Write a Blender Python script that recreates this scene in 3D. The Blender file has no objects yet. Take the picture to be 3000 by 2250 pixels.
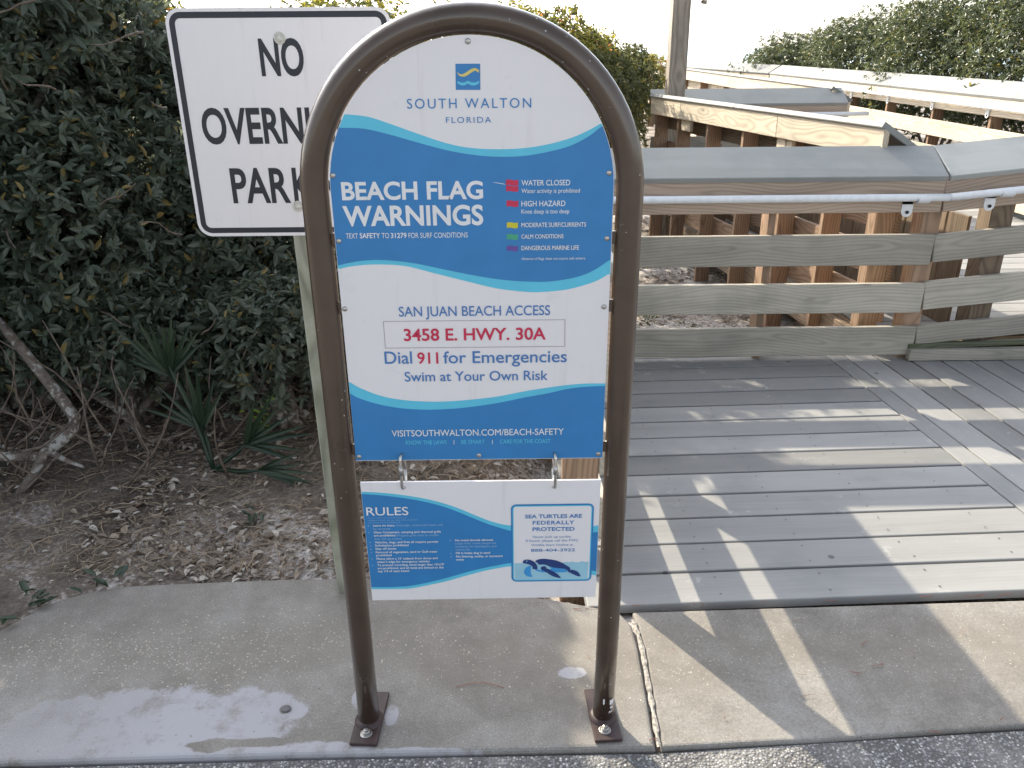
import bpy, bmesh, math, random
import numpy as np
from mathutils import Vector, Matrix, noise
from mathutils.geometry import tessellate_polygon

SC = bpy.context.scene
COL = SC.collection
R = math.radians

# ------------------------------------------------------------------ camera
def make_camera():
    cd = bpy.data.cameras.new("camera"); cam = bpy.data.objects.new("camera", cd); COL.objects.link(cam)
    pitch, yaw, roll = .3999, .010, -.0072
    cy, sy, cp, sp, cr, sr = math.cos(yaw), math.sin(yaw), math.cos(pitch), math.sin(pitch), math.cos(roll), math.sin(roll)
    f = Vector((sy*cp, cy*cp, -sp)); r = Vector((cy, -sy, 0)); u = r.cross(f)
    r2 = cr*r + sr*u; u2 = -sr*r + cr*u
    m = Matrix((r2, u2, -f)).transposed().to_4x4(); m.translation = Vector((.0671, -1.8233, 1.8745))
    cam.matrix_world = m
    cd.sensor_width = 36; cd.lens = 28.0; cd.clip_start = .02; cd.clip_end = 2000
    SC.camera = cam
make_camera()

# ------------------------------------------------------------------ world, sun, exposure
SUN_EL = R(29.0)
SUN_DIR = Vector((-.552*math.cos(SUN_EL), .834*math.cos(SUN_EL), math.sin(SUN_EL))).normalized()
W = bpy.data.worlds.new("World"); SC.world = W; W.use_nodes = True
nt = W.node_tree; bg = nt.nodes["Background"]
sky = nt.nodes.new("ShaderNodeTexSky"); sky.sky_type = 'NISHITA'; sky.sun_disc = False
sky.sun_elevation = SUN_EL; sky.sun_rotation = math.atan2(SUN_DIR.x, SUN_DIR.y)
sky.air_density = 1.0; sky.dust_density = 1.6; sky.ozone_density = 1.0; sky.altitude = 0
hz = nt.nodes.new("ShaderNodeHueSaturation"); hz.inputs['Saturation'].default_value = .48      # humid coastal air: paler sky
nt.links.new(sky.outputs[0], hz.inputs['Color'])
tcw = nt.nodes.new("ShaderNodeTexCoord"); dt = nt.nodes.new("ShaderNodeVectorMath"); dt.operation = 'DOT_PRODUCT'; dt.inputs[1].default_value = SUN_DIR
nt.links.new(tcw.outputs['Generated'], dt.inputs[0])
au = nt.nodes.new("ShaderNodeMapRange"); au.inputs[1].default_value = .45; au.inputs[2].default_value = 1.0; au.inputs[3].default_value = 0; au.inputs[4].default_value = 1; nt.links.new(dt.outputs['Value'], au.inputs[0])
mxw = nt.nodes.new("ShaderNodeMix"); mxw.data_type = 'RGBA'; mxw.blend_type = 'ADD'; nt.links.new(au.outputs[0], mxw.inputs[0])
nt.links.new(hz.outputs[0], mxw.inputs[6]); mxw.inputs[7].default_value = (8, 8.3, 8.8, 1)               # bright white glare of the air round the sun
nt.links.new(mxw.outputs[2], bg.inputs[0]); bg.inputs[1].default_value = .145
sd = bpy.data.lights.new("sun", 'SUN'); so = bpy.data.objects.new("sun", sd); COL.objects.link(so)
sd.energy = 4.1; sd.angle = R(.55); sd.color = (1, .90, .72)
so.rotation_euler = SUN_DIR.to_track_quat('Z', 'Y').to_euler(); so.location = (-8, 10, 12)
SC.view_settings.view_transform = 'Standard'; SC.view_settings.look = 'None'
SC.view_settings.exposure = 1.05; SC.view_settings.gamma = 1.0
SC.cycles.max_bounces = 8; SC.cycles.diffuse_bounces = 4; SC.cycles.transparent_max_bounces = 8

# ------------------------------------------------------------------ materials
class NB:
    """small node-tree builder"""
    def __init__(s, name):
        s.m = bpy.data.materials.new(name); s.m.use_nodes = True
        s.t = s.m.node_tree; s.p = s.t.nodes["Principled BSDF"]; s.out = s.t.nodes["Material Output"]
    def n(s, typ, **kw):
        x = s.t.nodes.new("ShaderNode"+typ)
        for k, v in kw.items(): setattr(x, k, v)
        return x
    def l(s, a, b): s.t.links.new(a, b)
    def val(s, sock, v):
        if hasattr(v, 'is_output') or isinstance(v, bpy.types.NodeSocket): s.l(v, sock)
        else: sock.default_value = v
    def math(s, op, a, b=0.0, c=None, clamp=False):
        x = s.n("Math", operation=op, use_clamp=clamp); s.val(x.inputs[0], a); s.val(x.inputs[1], b)
        if c is not None: s.val(x.inputs[2], c)
        return x.outputs[0]
    def coord(s, scale=(1,1,1), kind='Object', offset=None):
        tc = s.n("TexCoord"); mp = s.n("Mapping"); s.l(tc.outputs[kind], mp.inputs[0]); mp.inputs['Scale'].default_value = scale
        if offset is not None: s.l(offset, mp.inputs['Location'])
        return mp.outputs[0]
    def noise(s, vec, scale, detail=4, rough=.55, dist=0):
        x = s.n("TexNoise"); s.l(vec, x.inputs['Vector']); x.inputs['Scale'].default_value = scale
        x.inputs['Detail'].default_value = detail; x.inputs['Roughness'].default_value = rough; x.inputs['Distortion'].default_value = dist
        return x.outputs['Fac']
    def vor(s, vec, scale, out='Distance', feature='F1'):
        x = s.n("TexVoronoi", feature=feature); s.l(vec, x.inputs['Vector']); x.inputs['Scale'].default_value = scale
        return x.outputs[out]
    def ramp(s, fac, stops, interp='LINEAR'):
        x = s.n("ValToRGB"); s.l(fac, x.inputs[0]); cr = x.color_ramp; cr.interpolation = interp
        while len(cr.elements) < len(stops): cr.elements.new(.5)
        for e, (p, c) in zip(cr.elements, stops):
            e.position = p; e.color = (c[0], c[1], c[2], 1) if not isinstance(c, (int, float)) else (c, c, c, 1)
        return x.outputs[0]
    def step(s, fac, a, b):
        x = s.n("MapRange"); s.val(x.inputs[0], fac); x.inputs[1].default_value = a; x.inputs[2].default_value = b
        x.clamp = True
        return x.outputs[0]
    def mix(s, fac, a, b, blend='MIX'):
        x = s.n("Mix", data_type='RGBA', blend_type=blend)
        s.val(x.inputs[0], fac)
        for sock, v in ((x.inputs[6], a), (x.inputs[7], b)):
            if isinstance(v, tuple): sock.default_value = (*v, 1)
            else: s.l(v, sock)
        return x.outputs[2]
    def bump(s, h, strength=.3, dist=.01):
        x = s.n("Bump"); x.inputs['Strength'].default_value = strength; x.inputs['Distance'].default_value = dist
        s.l(h, x.inputs['Height']); s.l(x.outputs[0], s.p.inputs['Normal'])
    def base(s, c):
        if isinstance(c, tuple): s.p.inputs['Base Color'].default_value = (*c, 1)
        else: s.l(c, s.p.inputs['Base Color'])
    def rough(s, r):
        s.val(s.p.inputs['Roughness'], r)

def wood(name, c, contrast=.35, moss=0, rough=.75, attr=False, knots=.5, grey=.0, stains=False, bump=.5, rings=1.0):
    b = NB(name)
    if attr:
        a = b.n("Attribute"); a.attribute_name = 'rnd'; rnd = a.outputs['Fac']
    else:
        rnd = b.n("ObjectInfo").outputs['Random']
    off = b.n("CombineXYZ"); b.l(b.math('MULTIPLY', rnd, 37.0), off.inputs[0]); b.l(b.math('MULTIPLY', rnd, 11.3), off.inputs[1]); b.l(b.math('MULTIPLY', rnd, 23.7), off.inputs[2])
    v = b.coord((.8, 6.5, 6.5), offset=off.outputs[0])
    v2 = b.coord((1, 1, 1), offset=off.outputs[0])
    v3 = b.coord((2.2, 60, 60), offset=off.outputs[0])
    base_c = b.n("TexCoord"); sp = b.n("SeparateXYZ"); b.l(base_c.outputs['Object'], sp.inputs[0])
    drift = b.coord((.9, .15, .15), offset=off.outputs[0])
    na = b.noise(drift, 1.0, 1, .4); nb = b.noise(b.coord((1.7, .3, .3), offset=off.outputs[0]), 1.3, 1, .4)
    zz = b.math('ADD', sp.outputs[2], b.math('MULTIPLY', b.math('SUBTRACT', na, .5), .30))
    yy = b.math('ADD', b.math('ADD', sp.outputs[1], .035), b.math('MULTIPLY', b.math('SUBTRACT', nb, .5), .10))
    rr = b.math('SQRT', b.math('ADD', b.math('MULTIPLY', zz, zz), b.math('MULTIPLY', yy, yy)))
    wob = b.math('MULTIPLY', b.noise(b.coord((1.5, 9, 9), offset=off.outputs[0]), 1.0, 3, .5), 3.0)
    ring = b.math('POWER', b.math('ADD', b.math('MULTIPLY', b.math('SINE', b.math('ADD', b.math('MULTIPLY', rr, 330.0), wob)), .5), .5), 2.0)
    g = b.noise(v, 1.0, 5, .6, .6); fine = b.noise(v3, 1.0, 3, .6)
    big = b.noise(v2, 2.3, 3, .6)
    h = b.math('ADD', b.math('MULTIPLY', g, .55), b.math('MULTIPLY', b.math('SUBTRACT', 1.0, ring), rings*.20))
    h = b.math('ADD', h, b.math('MULTIPLY', fine, .16))
    lo = tuple(x*(1-contrast) for x in c); hi = tuple(min(1, x*(1+contrast*.75)) for x in c)
    col = b.ramp(h, [(.33-.1*(1-rings), lo), (.50-.1*(1-rings), c), (.64-.1*(1-rings), hi)])
    k = b.vor(b.coord((1.6, 5, 5), offset=off.outputs[0]), 1.0)
    kn = b.step(b.math('ADD', k, b.math('MULTIPLY', g, .06)), .13, .07)
    col = b.mix(b.math('MULTIPLY', kn, knots), col, tuple(x*.3 for x in c))
    var = b.math('ADD', .78, b.math('MULTIPLY', rnd, .42))
    cc = b.n("CombineColor"); [b.l(var, cc.inputs[i]) for i in range(3)]
    col = b.mix(1.0, col, cc.outputs[0], 'MULTIPLY')
    st = b.step(big, .52, .75)
    col = b.mix(b.math('MULTIPLY', st, .35+grey), col, tuple(.5*x*q for x, q in zip(c, (.9, 1., 1.05))))
    if moss:
        ms = b.step(b.math('ADD', b.noise(v2, 5.5, 5, .65), b.math('MULTIPLY', big, .4)), .62, .9)
        col = b.mix(b.math('MULTIPLY', ms, moss), col, (.10, .115, .05))
    if stains:
        wp = b.coord((1, 1, 1)); sm = b.math('MULTIPLY', b.step(b.noise(wp, 11, 6, .78), .57, .68), b.step(b.noise(wp, 2.1, 2), .53, .60))
        col = b.mix(b.math('MULTIPLY', sm, .5), col, (.62, .61, .58))
        dk = b.math('MULTIPLY', b.step(b.vor(wp, 4.2), .07, .045), .7); col = b.mix(dk, col, (.06, .06, .06))
    b.base(col); b.rough(rough); b.bump(h, bump, .004)
    b.p.inputs['Specular IOR Level'].default_value = .35
    return b.m

M = {}
M['deck'] = wood('weathered_deck_boards', (.298, .294, .286), .15, 0, .66, attr=True, knots=.1, stains=True, bump=.2, rings=.15)
M['cap'] = wood('grey_cap_board', (.36, .365, .35), .10, 0, .65, knots=.1, bump=.15, rings=.1)
M['capfar'] = wood('sun_dimmed_cap_board', (.26, .262, .25), .10, 0, .65, knots=.1, bump=.15, rings=.1)  # darker copy of the cap grey, toning down boards in full sun
M['rail'] = wood('weathered_grey_rail', (.43, .39, .325), .28, .15, knots=.9, rings=.6)
M['fascia'] = wood('brown_fascia_wood', (.45, .345, .265), .26, 0, knots=.95, rings=.8)
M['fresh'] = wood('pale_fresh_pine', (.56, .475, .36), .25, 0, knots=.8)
M['post'] = wood('orange_brown_post', (.31, .205, .135), .32, 0, knots=.5)
M['tallpost'] = wood('grey_brown_post', (.30, .255, .205), .30, 0, knots=.4)
M['oldpost'] = wood('green_grey_post', (.30, .30, .235), .33, .4, knots=.3)
M['mossy'] = wood('mossy_dark_board', (.10, .105, .07), .4, .7, knots=.2)
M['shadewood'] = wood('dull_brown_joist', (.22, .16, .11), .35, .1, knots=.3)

def plain(name, c, rough=.4, metal=0, spec=.5, coat=0, var=.06, scale=30):
    b = NB(name); n = b.noise(b.coord(), scale, 4)
    b.base(b.ramp(n, [(.3, tuple(x*(1-var) for x in c)), (.7, tuple(min(1, x*(1+var)) for x in c))]))
    b.rough(rough); b.p.inputs['Metallic'].default_value = metal; b.p.inputs['Specular IOR Level'].default_value = spec
    b.p.inputs['Coat Weight'].default_value = coat; b.p.inputs['Coat Roughness'].default_value = .12
    return b.m
M['pipe'] = plain('white_painted_pipe', (.78, .79, .80), .3, 0, .5, .2)
M['steel'] = plain('zinc_steel', (.62, .60, .57), .28, 1, var=.15, scale=200)
M['bolt'] = plain('dull_bolt', (.50, .48, .45), .4, 1, var=.2, scale=300)
M['washer'] = plain('pale_washer', (.60, .58, .52), .45, 0, var=.2, scale=300)
M['screwhead'] = plain('weathered_screw_head', (.14, .135, .13), .6, .4)
M['hole_shade'] = plain('dark_recess', (.03, .03, .03), .8)

def sign_white(name, c, dirt):
    b = NB(name); v = b.coord()
    n = b.noise(v, 9, 6, .7); m = b.noise(b.coord((1, 1, .35)), 60, 3, .6)
    d = b.math('MULTIPLY', b.step(n, .60, .78), dirt)
    col = b.mix(d, c, tuple(x*.62 for x in c))
    sp = b.step(b.vor(v, 55), .075, .03); gate = b.step(b.noise(v, 5, 2), .60, .66)
    col = b.mix(b.math('MULTIPLY', b.math('MULTIPLY', sp, gate), .55), col, (.25, .22, .20))
    col = b.mix(b.math('MULTIPLY', m, .07), col, (.5, .5, .5))
    st = b.noise(b.coord((26, 1, 1.6)), 1.0, 4, .7); col = b.mix(b.math('MULTIPLY', b.step(st, .58, .75), .16), col, (.40, .37, .33))
    b.base(col); b.rough(b.ramp(n, [(.3, .26), (.7, .42)])); return b.m
M['panel'] = sign_white('white_sign_face', (.84, .80, .80), .25)
M['traffic'] = sign_white('white_reflective_face', (.80, .765, .765), .12)
PC = dict(blue=(.035, .215, .50), blue2=(.07, .20, .47), white=(.80, .79, .79), cyan=(.115, .56, .75), pale=(.33, .52, .75), red=(.60, .028, .085), yellow=(.62, .55, .03),
          green=(.06, .38, .21), purple=(.14, .075, .33), black=(.018, .02, .03), gold=(.74, .60, .18), navy=(.022, .05, .19), sky=(.34, .60, .72), mid=(.055, .32, .68), grey=(.32, .28, .27))
for k, c in PC.items(): M['ink_'+k] = plain('print_'+k, c, .36, 0, .5, 0, .05, 12)
M['edge'] = plain('sign_core', (.55, .55, .57), .5)

def tube_mat():
    b = NB('dark_brown_powder_coat'); v = b.coord()
    n = b.noise(v, 7, 5, .6)
    col = b.ramp(n, [(.3, (.060, .036, .022)), (.7, (.088, .056, .036))])
    chip = b.step(b.vor(v, 42), .085, .055); gate = b.step(b.noise(v, 4.5, 2), .50, .56)
    col = b.mix(b.math('MULTIPLY', chip, gate), col, (.55, .55, .5))
    b.base(col); b.rough(b.ramp(n, [(.3, .24), (.7, .42)])); b.p.inputs['Coat Weight'].default_value = .8; b.p.inputs['Coat Roughness'].default_value = .08; b.p.inputs['Metallic'].default_value = .25
    b.bump(b.noise(v, 90, 3), .06, .002); return b.m
M['tube'] = tube_mat()
M['plate'] = plain('maroon_brown_plate', (.050, .028, .026), .5, var=.3)

def concrete():
    b = NB('worn_concrete'); v = b.coord()
    big = b.noise(v, 1.6, 5, .6); med = b.noise(v, 9, 6, .65); fine = b.noise(v, 160, 3, .7)
    col = b.ramp(b.math('ADD', b.math('MULTIPLY', big, .6), b.math('MULTIPLY', med, .4)), [(.32, (.145, .130, .115)), (.5, (.235, .219, .200)), (.68, (.32, .306, .288))])
    col = b.mix(.55, col, b.ramp(fine, [(.3, (.28, .27, .25)), (.7, (.72, .71, .68))]), 'OVERLAY')
    # exposed pebbles in a band along the kerb, the dip's shade painted into its brown
    tc = b.n("TexCoord"); sx = b.n("SeparateXYZ"); b.l(tc.outputs['Object'], sx.inputs[0]); X, Y = sx.outputs[0], sx.outputs[1]
    band = b.math('SUBTRACT', 1.0, b.step(b.math('ABSOLUTE', b.math('SUBTRACT', Y, b.math('ADD', .30, b.math('MULTIPLY', b.math('SUBTRACT', big, .5), .5)))), .07, .22))
    lefty = b.math('ADD', .10, b.math('MULTIPLY', b.step(X, .0, -1.2), .9))
    pv = b.vor(v, 125); pc = b.vor(v, 125, 'Color')
    psep = b.n("SeparateColor"); b.l(pc, psep.inputs[0])
    keep = b.math('GREATER_THAN', b.math('MULTIPLY', b.math('MULTIPLY', band, lefty), .75), psep.outputs[0])
    psz = b.math('ADD', .12, b.math('MULTIPLY', psep.outputs[2], .30)); peb = b.math('MULTIPLY', b.step(b.math('SUBTRACT', pv, psz), .06, -.06), keep)
    pcol = b.mix(psep.outputs[1], (.52, .47, .39), (.30, .25, .20))
    col = b.mix(b.math('MULTIPLY', band, .32), col, (.20, .175, .14))
    col = b.mix(peb, col, pcol)
    # scattered shell-white grains
    gv = b.vor(v, 210); gsep = b.n("SeparateColor"); b.l(b.vor(v, 210, 'Color'), gsep.inputs[0])
    gr = b.math('MULTIPLY', b.step(gv, .3, .2), b.math('GREATER_THAN', b.math('MULTIPLY', b.step(med, .45, .7), .16), gsep.outputs[0]))
    col = b.mix(gr, col, (.66, .62, .55))
    dk = b.math('MULTIPLY', b.step(b.vor(v, 17), .075, .045), b.step(b.noise(v, 3, 2), .5, .55))
    col = b.mix(b.math('MULTIPLY', dk, .7), col, (.09, .08, .07))
    # old white paint spilled on the lower left and around the feet
    def blob(cx, cy, rx, ry, rot=0):
        dx = b.math('SUBTRACT', X, cx); dy = b.math('SUBTRACT', Y, cy)
        c_, s_ = math.cos(rot), math.sin(rot)
        a = b.math('DIVIDE', b.math('ADD', b.math('MULTIPLY', dx, c_), b.math('MULTIPLY', dy, s_)), rx)
        q = b.math('DIVIDE', b.math('SUBTRACT', b.math('MULTIPLY', dy, c_), b.math('MULTIPLY', dx, s_)), ry)
        return b.math('SQRT', b.math('ADD', b.math('MULTIPLY', a, a), b.math('MULTIPLY', q, q)))
    d = None
    for args in BLOBS:
        e = blob(*args); d = e if d is None else b.math('MINIMUM', d, e)
    wob = b.math('ADD', b.math('MULTIPLY', b.math('SUBTRACT', b.noise(v, 12, 7, .72), .5), 1.15), b.math('MULTIPLY', b.math('SUBTRACT', b.noise(v, 3.2, 2), .5), .7))
    d = b.math('ADD', d, wob)
    hole = None
    for args in HOLES:
        e = blob(*args); hole = e if hole is None else b.math('MINIMUM', hole, e)
    pm = b.math('MULTIPLY', b.step(d, 1.06, .90), b.step(b.math('ADD', hole, b.math('MULTIPLY', wob, 1.5)), .90, 1.08))
    worn = b.math('MULTIPLY', b.step(b.noise(v, 6, 7, .75), .62, .50), b.step(X, -1.55, -.95))
    pm = b.math('MULTIPLY', pm, b.math('ADD', .30, b.math('MULTIPLY', worn, .70)))
    spots = b.math('SUBTRACT', 1.0, b.math('MULTIPLY', b.step(b.vor(v, 26), .10, .07), .7))
    pm = b.math('MULTIPLY', pm, spots)
    col = b.mix(b.math('MULTIPLY', pm, .9), col, (.40, .39, .41))
    b.base(col); b.rough(.85)
    h = b.math('ADD', b.math('MULTIPLY', fine, .4), b.math('ADD', b.math('MULTIPLY', med, .6), b.math('MULTIPLY', peb, .5)))
    b.bump(h, .45, .006); return b.m
BLOBS = [(-.95, -.02, .36, .16, .05), (-1.15, .0, .40, .14, .12), (-.72, .05, .16, .10), (-.60, -.10, .30, .03), (-.20, -.115, .20, .018), (-.29, .03, .022, .045), (-.40, .10, .022, .05), (.275, .195, .045, .028), (.05, -.125, .5, .013)]
HOLES = [(-.72, -.072, .17, .017, .03), (-.80, -.08, .06, .026, .1), (-.62, .055, .018, .018)]
M['concrete'] = concrete()

def asphalt():
    b = NB('exposed_aggregate_asphalt'); v = b.coord()
    st = b.vor(v, 120, 'Color'); s = b.n("SeparateColor"); b.l(st, s.inputs[0]); dd = b.vor(v, 120)
    col = b.ramp(s.outputs[0], [(0, (.10, .10, .105)), (.5, (.22, .22, .225)), (.85, (.36, .35, .34)), (1, (.62, .6, .58))])
    col = b.mix(b.step(dd, .35, .6), col, (.11, .105, .10))
    col = b.mix(b.math('MULTIPLY', b.step(b.noise(v, 4, 5, .6), .5, .75), .5), col, (.42, .40, .37))
    b.base(col); b.rough(.9); b.bump(b.math('SUBTRACT', 1.0, dd), .8, .006); return b.m
M['asphalt'] = asphalt()

def sand():
    b = NB('pale_sand_humus_shade'); v = b.coord()
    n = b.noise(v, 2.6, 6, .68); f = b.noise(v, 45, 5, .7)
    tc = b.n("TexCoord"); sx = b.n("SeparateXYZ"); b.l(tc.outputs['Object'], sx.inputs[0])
    near = b.math('ADD', b.math('MULTIPLY', b.step(sx.outputs[0], .3, -.6), b.math('MAXIMUM', b.math('MULTIPLY', b.step(sx.outputs[1], 1.0, 1.7), 1.9), b.math('MULTIPLY', b.step(sx.outputs[0], -.7, -1.4), .7))), b.math('MULTIPLY', b.step(sx.outputs[1], 4.0, 12.0), .6), clamp=True)  # hedge shade on the ground put into the humus colour
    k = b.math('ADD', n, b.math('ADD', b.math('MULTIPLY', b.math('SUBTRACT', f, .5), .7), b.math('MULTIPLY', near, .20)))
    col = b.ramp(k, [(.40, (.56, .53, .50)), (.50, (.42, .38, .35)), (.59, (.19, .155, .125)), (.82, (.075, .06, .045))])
    b.base(col); b.rough(.95); b.bump(b.math('ADD', f, b.math('MULTIPLY', n, .5)), .8, .02); return b.m
M['sand'] = sand()

def leaf(name, dark, light, old, oldfrac=.06, trans=.35, rough=.36):
    b = NB(name); a = b.n("Attribute"); a.attribute_name = 'rnd'
    col = b.ramp(a.outputs['Fac'], [(0, dark), (1-oldfrac-.06, light), (1-oldfrac, old), (1, old)])
    b.base(col); b.rough(rough); b.p.inputs['Specular IOR Level'].default_value = .55
    tr = b.n("BsdfTranslucent"); hs = b.n("HueSaturation"); b.l(col, hs.inputs['Color']); hs.inputs['Value'].default_value = 1.7; hs.inputs['Hue'].default_value = .475
    b.l(hs.outputs[0], tr.inputs[0])
    mx = b.n("MixShader"); mx.inputs[0].default_value = trans
    b.l(b.p.outputs[0], mx.inputs[1]); b.l(tr.outputs[0], mx.inputs[2]); b.l(mx.outputs[0], b.out.inputs[0])
    return b.m
M['leaf'] = leaf('glossy_evergreen_leaf', (.060, .084, .062), (.125, .148, .098), (.26, .20, .07))
M['leaf2'] = leaf('dune_oak_leaf', (.045, .065, .032), (.105, .130, .055), (.28, .25, .06), .03, .32, .36)
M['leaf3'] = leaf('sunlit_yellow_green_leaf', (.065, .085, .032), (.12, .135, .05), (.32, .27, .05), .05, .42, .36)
M['leafy'] = leaf('sunlit_yellow_leaf', (.12, .16, .03), (.28, .27, .05), (.45, .20, .05), .25, .5)  # backlit yellow of the crown tops put into the leaf colour
M['palm'] = leaf('palmetto_blade', (.022, .045, .025), (.042, .07, .036), (.25, .22, .08), .05, .3)
M['sprig'] = leaf('bright_young_leaf', (.14, .24, .03), (.24, .36, .05), (.3, .35, .06), .05, .5)
M['litter'] = leaf('dry_fallen_leaf', (.13, .095, .07), (.33, .26, .195), (.52, .48, .42), .22, .08, .5)

def bark():
    b = NB('lichen_bark'); v = b.coord(); n = b.noise(v, 38, 5, .65); g = b.noise(v, 16, 3)
    col = b.ramp(n, [(.35, (.085, .066, .052)), (.65, (.19, .16, .135))])
    col = b.mix(b.step(b.math('ADD', b.math('MULTIPLY', g, .6), b.math('MULTIPLY', n, .4)), .52, .58), col, (.36, .35, .325))
    b.base(col); b.rough(.9); b.bump(n, .6, .006); return b.m
M['bark'] = bark()
M['twig'] = plain('dry_twig', (.13, .10, .078), .85, var=.5)
M['straw'] = plain('dry_straw', (.30, .235, .165), .8, var=.45, scale=12)
M['needle'] = plain('red_pine_needle', (.30, .11, .075), .7, var=.3)
M['pebble'] = plain('grey_stone', (.16, .15, .15), .8, var=.25)
M['seam'] = plain('shell_grit', (.34, .31, .27), .95, var=.6, scale=70)

# ------------------------------------------------------------------ mesh helpers
def link(name, me, mat=None, parent=None):
    o = bpy.data.objects.new(name, me); COL.objects.link(o)
    if mat is not None: me.materials.append(mat)
    if parent is not None:
        o.parent = parent
    return o
def tag(o, label=None, cat=None, group=None, kind=None):
    if label: o['label'] = label
    if cat: o['category'] = cat
    if group: o['group'] = group
    if kind: o['kind'] = kind
    return o
def root(name, loc, label, cat, group=None):
    o = bpy.data.objects.new(name, None); COL.objects.link(o); o.location = loc; o.empty_display_size = .1
    return tag(o, label, cat, group)
def world_at(o, mat):
    """put a child at a world-space matrix (all parents are unrotated)"""
    off = Vector((0, 0, 0)); p = o.parent
    while p is not None: off += p.matrix_basis.translation; p = p.parent
    m = mat.copy(); m.translation = m.translation - off; o.matrix_basis = m
def mesh(name, vs, fs, mat, parent=None, smooth=False, pos=None):
    """mesh from world-space vertices; its origin is put at pos"""
    c = Vector(pos) if pos is not None else Vector((0, 0, 0))
    me = bpy.data.meshes.new(name); me.from_pydata([tuple(Vector(v)-c) for v in vs], [], fs); me.update()
    if smooth: me.polygons.foreach_set('use_smooth', [True]*len(me.polygons))
    o = link(name, me, mat, parent); world_at(o, Matrix.Translation(c)); return o
def box_bm(L, T, H, bev=.004, seg=1, jit=0):
    bm = bmesh.new(); bmesh.ops.create_cube(bm, size=1)
    for v in bm.verts: v.co = Vector((v.co.x*L, v.co.y*T, v.co.z*H))
    if bev: bmesh.ops.bevel(bm, geom=bm.edges[:], offset=bev, segments=seg, profile=.5, affect='EDGES')
    return bm
def board(name, a, c, up, T, H, mat, parent=None, bev=.004):
    """a straight board from a to c (centre line ends); H along up, T across"""
    a, c = Vector(a), Vector(c); x = (c-a); L = x.length; x.normalize(); up = Vector(up)
    y = up.cross(x).normalized(); z = x.cross(y)
    bm = box_bm(L, T, H, bev); me = bpy.data.meshes.new(name); bm.to_mesh(me); bm.free()
    o = link(name, me, mat, parent)
    m = Matrix((x, y, z)).transposed().to_4x4(); m.translation = (a+c)/2
    world_at(o, m); return o
def tube_geo(pts, rad, n=12, caps=True, vs=None, fs=None):
    vs = [] if vs is None else vs; fs = [] if fs is None else fs
    pts = [Vector(p) for p in pts]; b0 = len(vs); ref = None
    for i, p in enumerate(pts):
        t = (pts[min(i+1, len(pts)-1)]-pts[max(i-1, 0)]).normalized()
        if ref is None:
            ref = Vector((0, 1, 0)) if abs(t.y) < .9 else Vector((1, 0, 0))
        ref = (ref - t*ref.dot(t)).normalized(); q = t.cross(ref)
        r = rad[i] if hasattr(rad, '__len__') else rad
        for k in range(n):
            an = 2*math.pi*k/n; vs.append(p + (ref*math.cos(an)+q*math.sin(an))*r)
    for i in range(len(pts)-1):
        for k in range(n):
            k2 = (k+1) % n; fs.append((b0+i*n+k, b0+i*n+k2, b0+(i+1)*n+k2, b0+(i+1)*n+k))
    if caps:
        fs.append(tuple(b0+k for k in range(n))[::-1]); fs.append(tuple(b0+(len(pts)-1)*n+k for k in range(n)))
    return vs, fs
def tube(name, pts, rad, mat, parent=None, n=12):
    vs, fs = tube_geo(pts, rad, n); return mesh(name, vs, fs, mat, parent, True, pts[0])
def poly_solid(name, outline, y0, y1, mat, parent, pos):
    """outline in x-z, extruded from y0 (front) to y1"""
    n = len(outline); vs = [(x, y0, z) for x, z in outline]+[(x, y1, z) for x, z in outline]
    fs = [tuple(range(n)), tuple(range(2*n-1, n-1, -1))]+[(i, i+n, (i+1) % n+n, (i+1) % n) for i in range(n)]
    return mesh(name, vs, fs, mat, parent, False, pos)
def poly_flat(name, outline, y, mat, parent, pos):
    tr = tessellate_polygon([[Vector((x, z, 0)) for x, z in outline]])
    return mesh(name, [(x, y, z) for x, z in outline], [tuple(f) for f in tr], mat, parent, False, pos)
def disc_stack(name, c, prof, mat, parent, n=20, axis='y', sm=True):
    """lathe: prof = [(radius, height)] along -y (or +z)"""
    vs, fs = [], []
    for r, h in prof:
        for k in range(n):
            a = 2*math.pi*k/n
            vs.append((c[0]+r*math.cos(a), c[1]-h, c[2]+r*math.sin(a)) if axis == 'y' else (c[0]+r*math.cos(a), c[1]+r*math.sin(a), c[2]+h))
    for i in range(len(prof)-1):
        for k in range(n): fs.append((i*n+k, i*n+(k+1) % n, (i+1)*n+(k+1) % n, (i+1)*n+k))
    fs.append(tuple((len(prof)-1)*n+k for k in range(n)))
    return mesh(name, vs, fs, mat, parent, sm, c)

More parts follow.
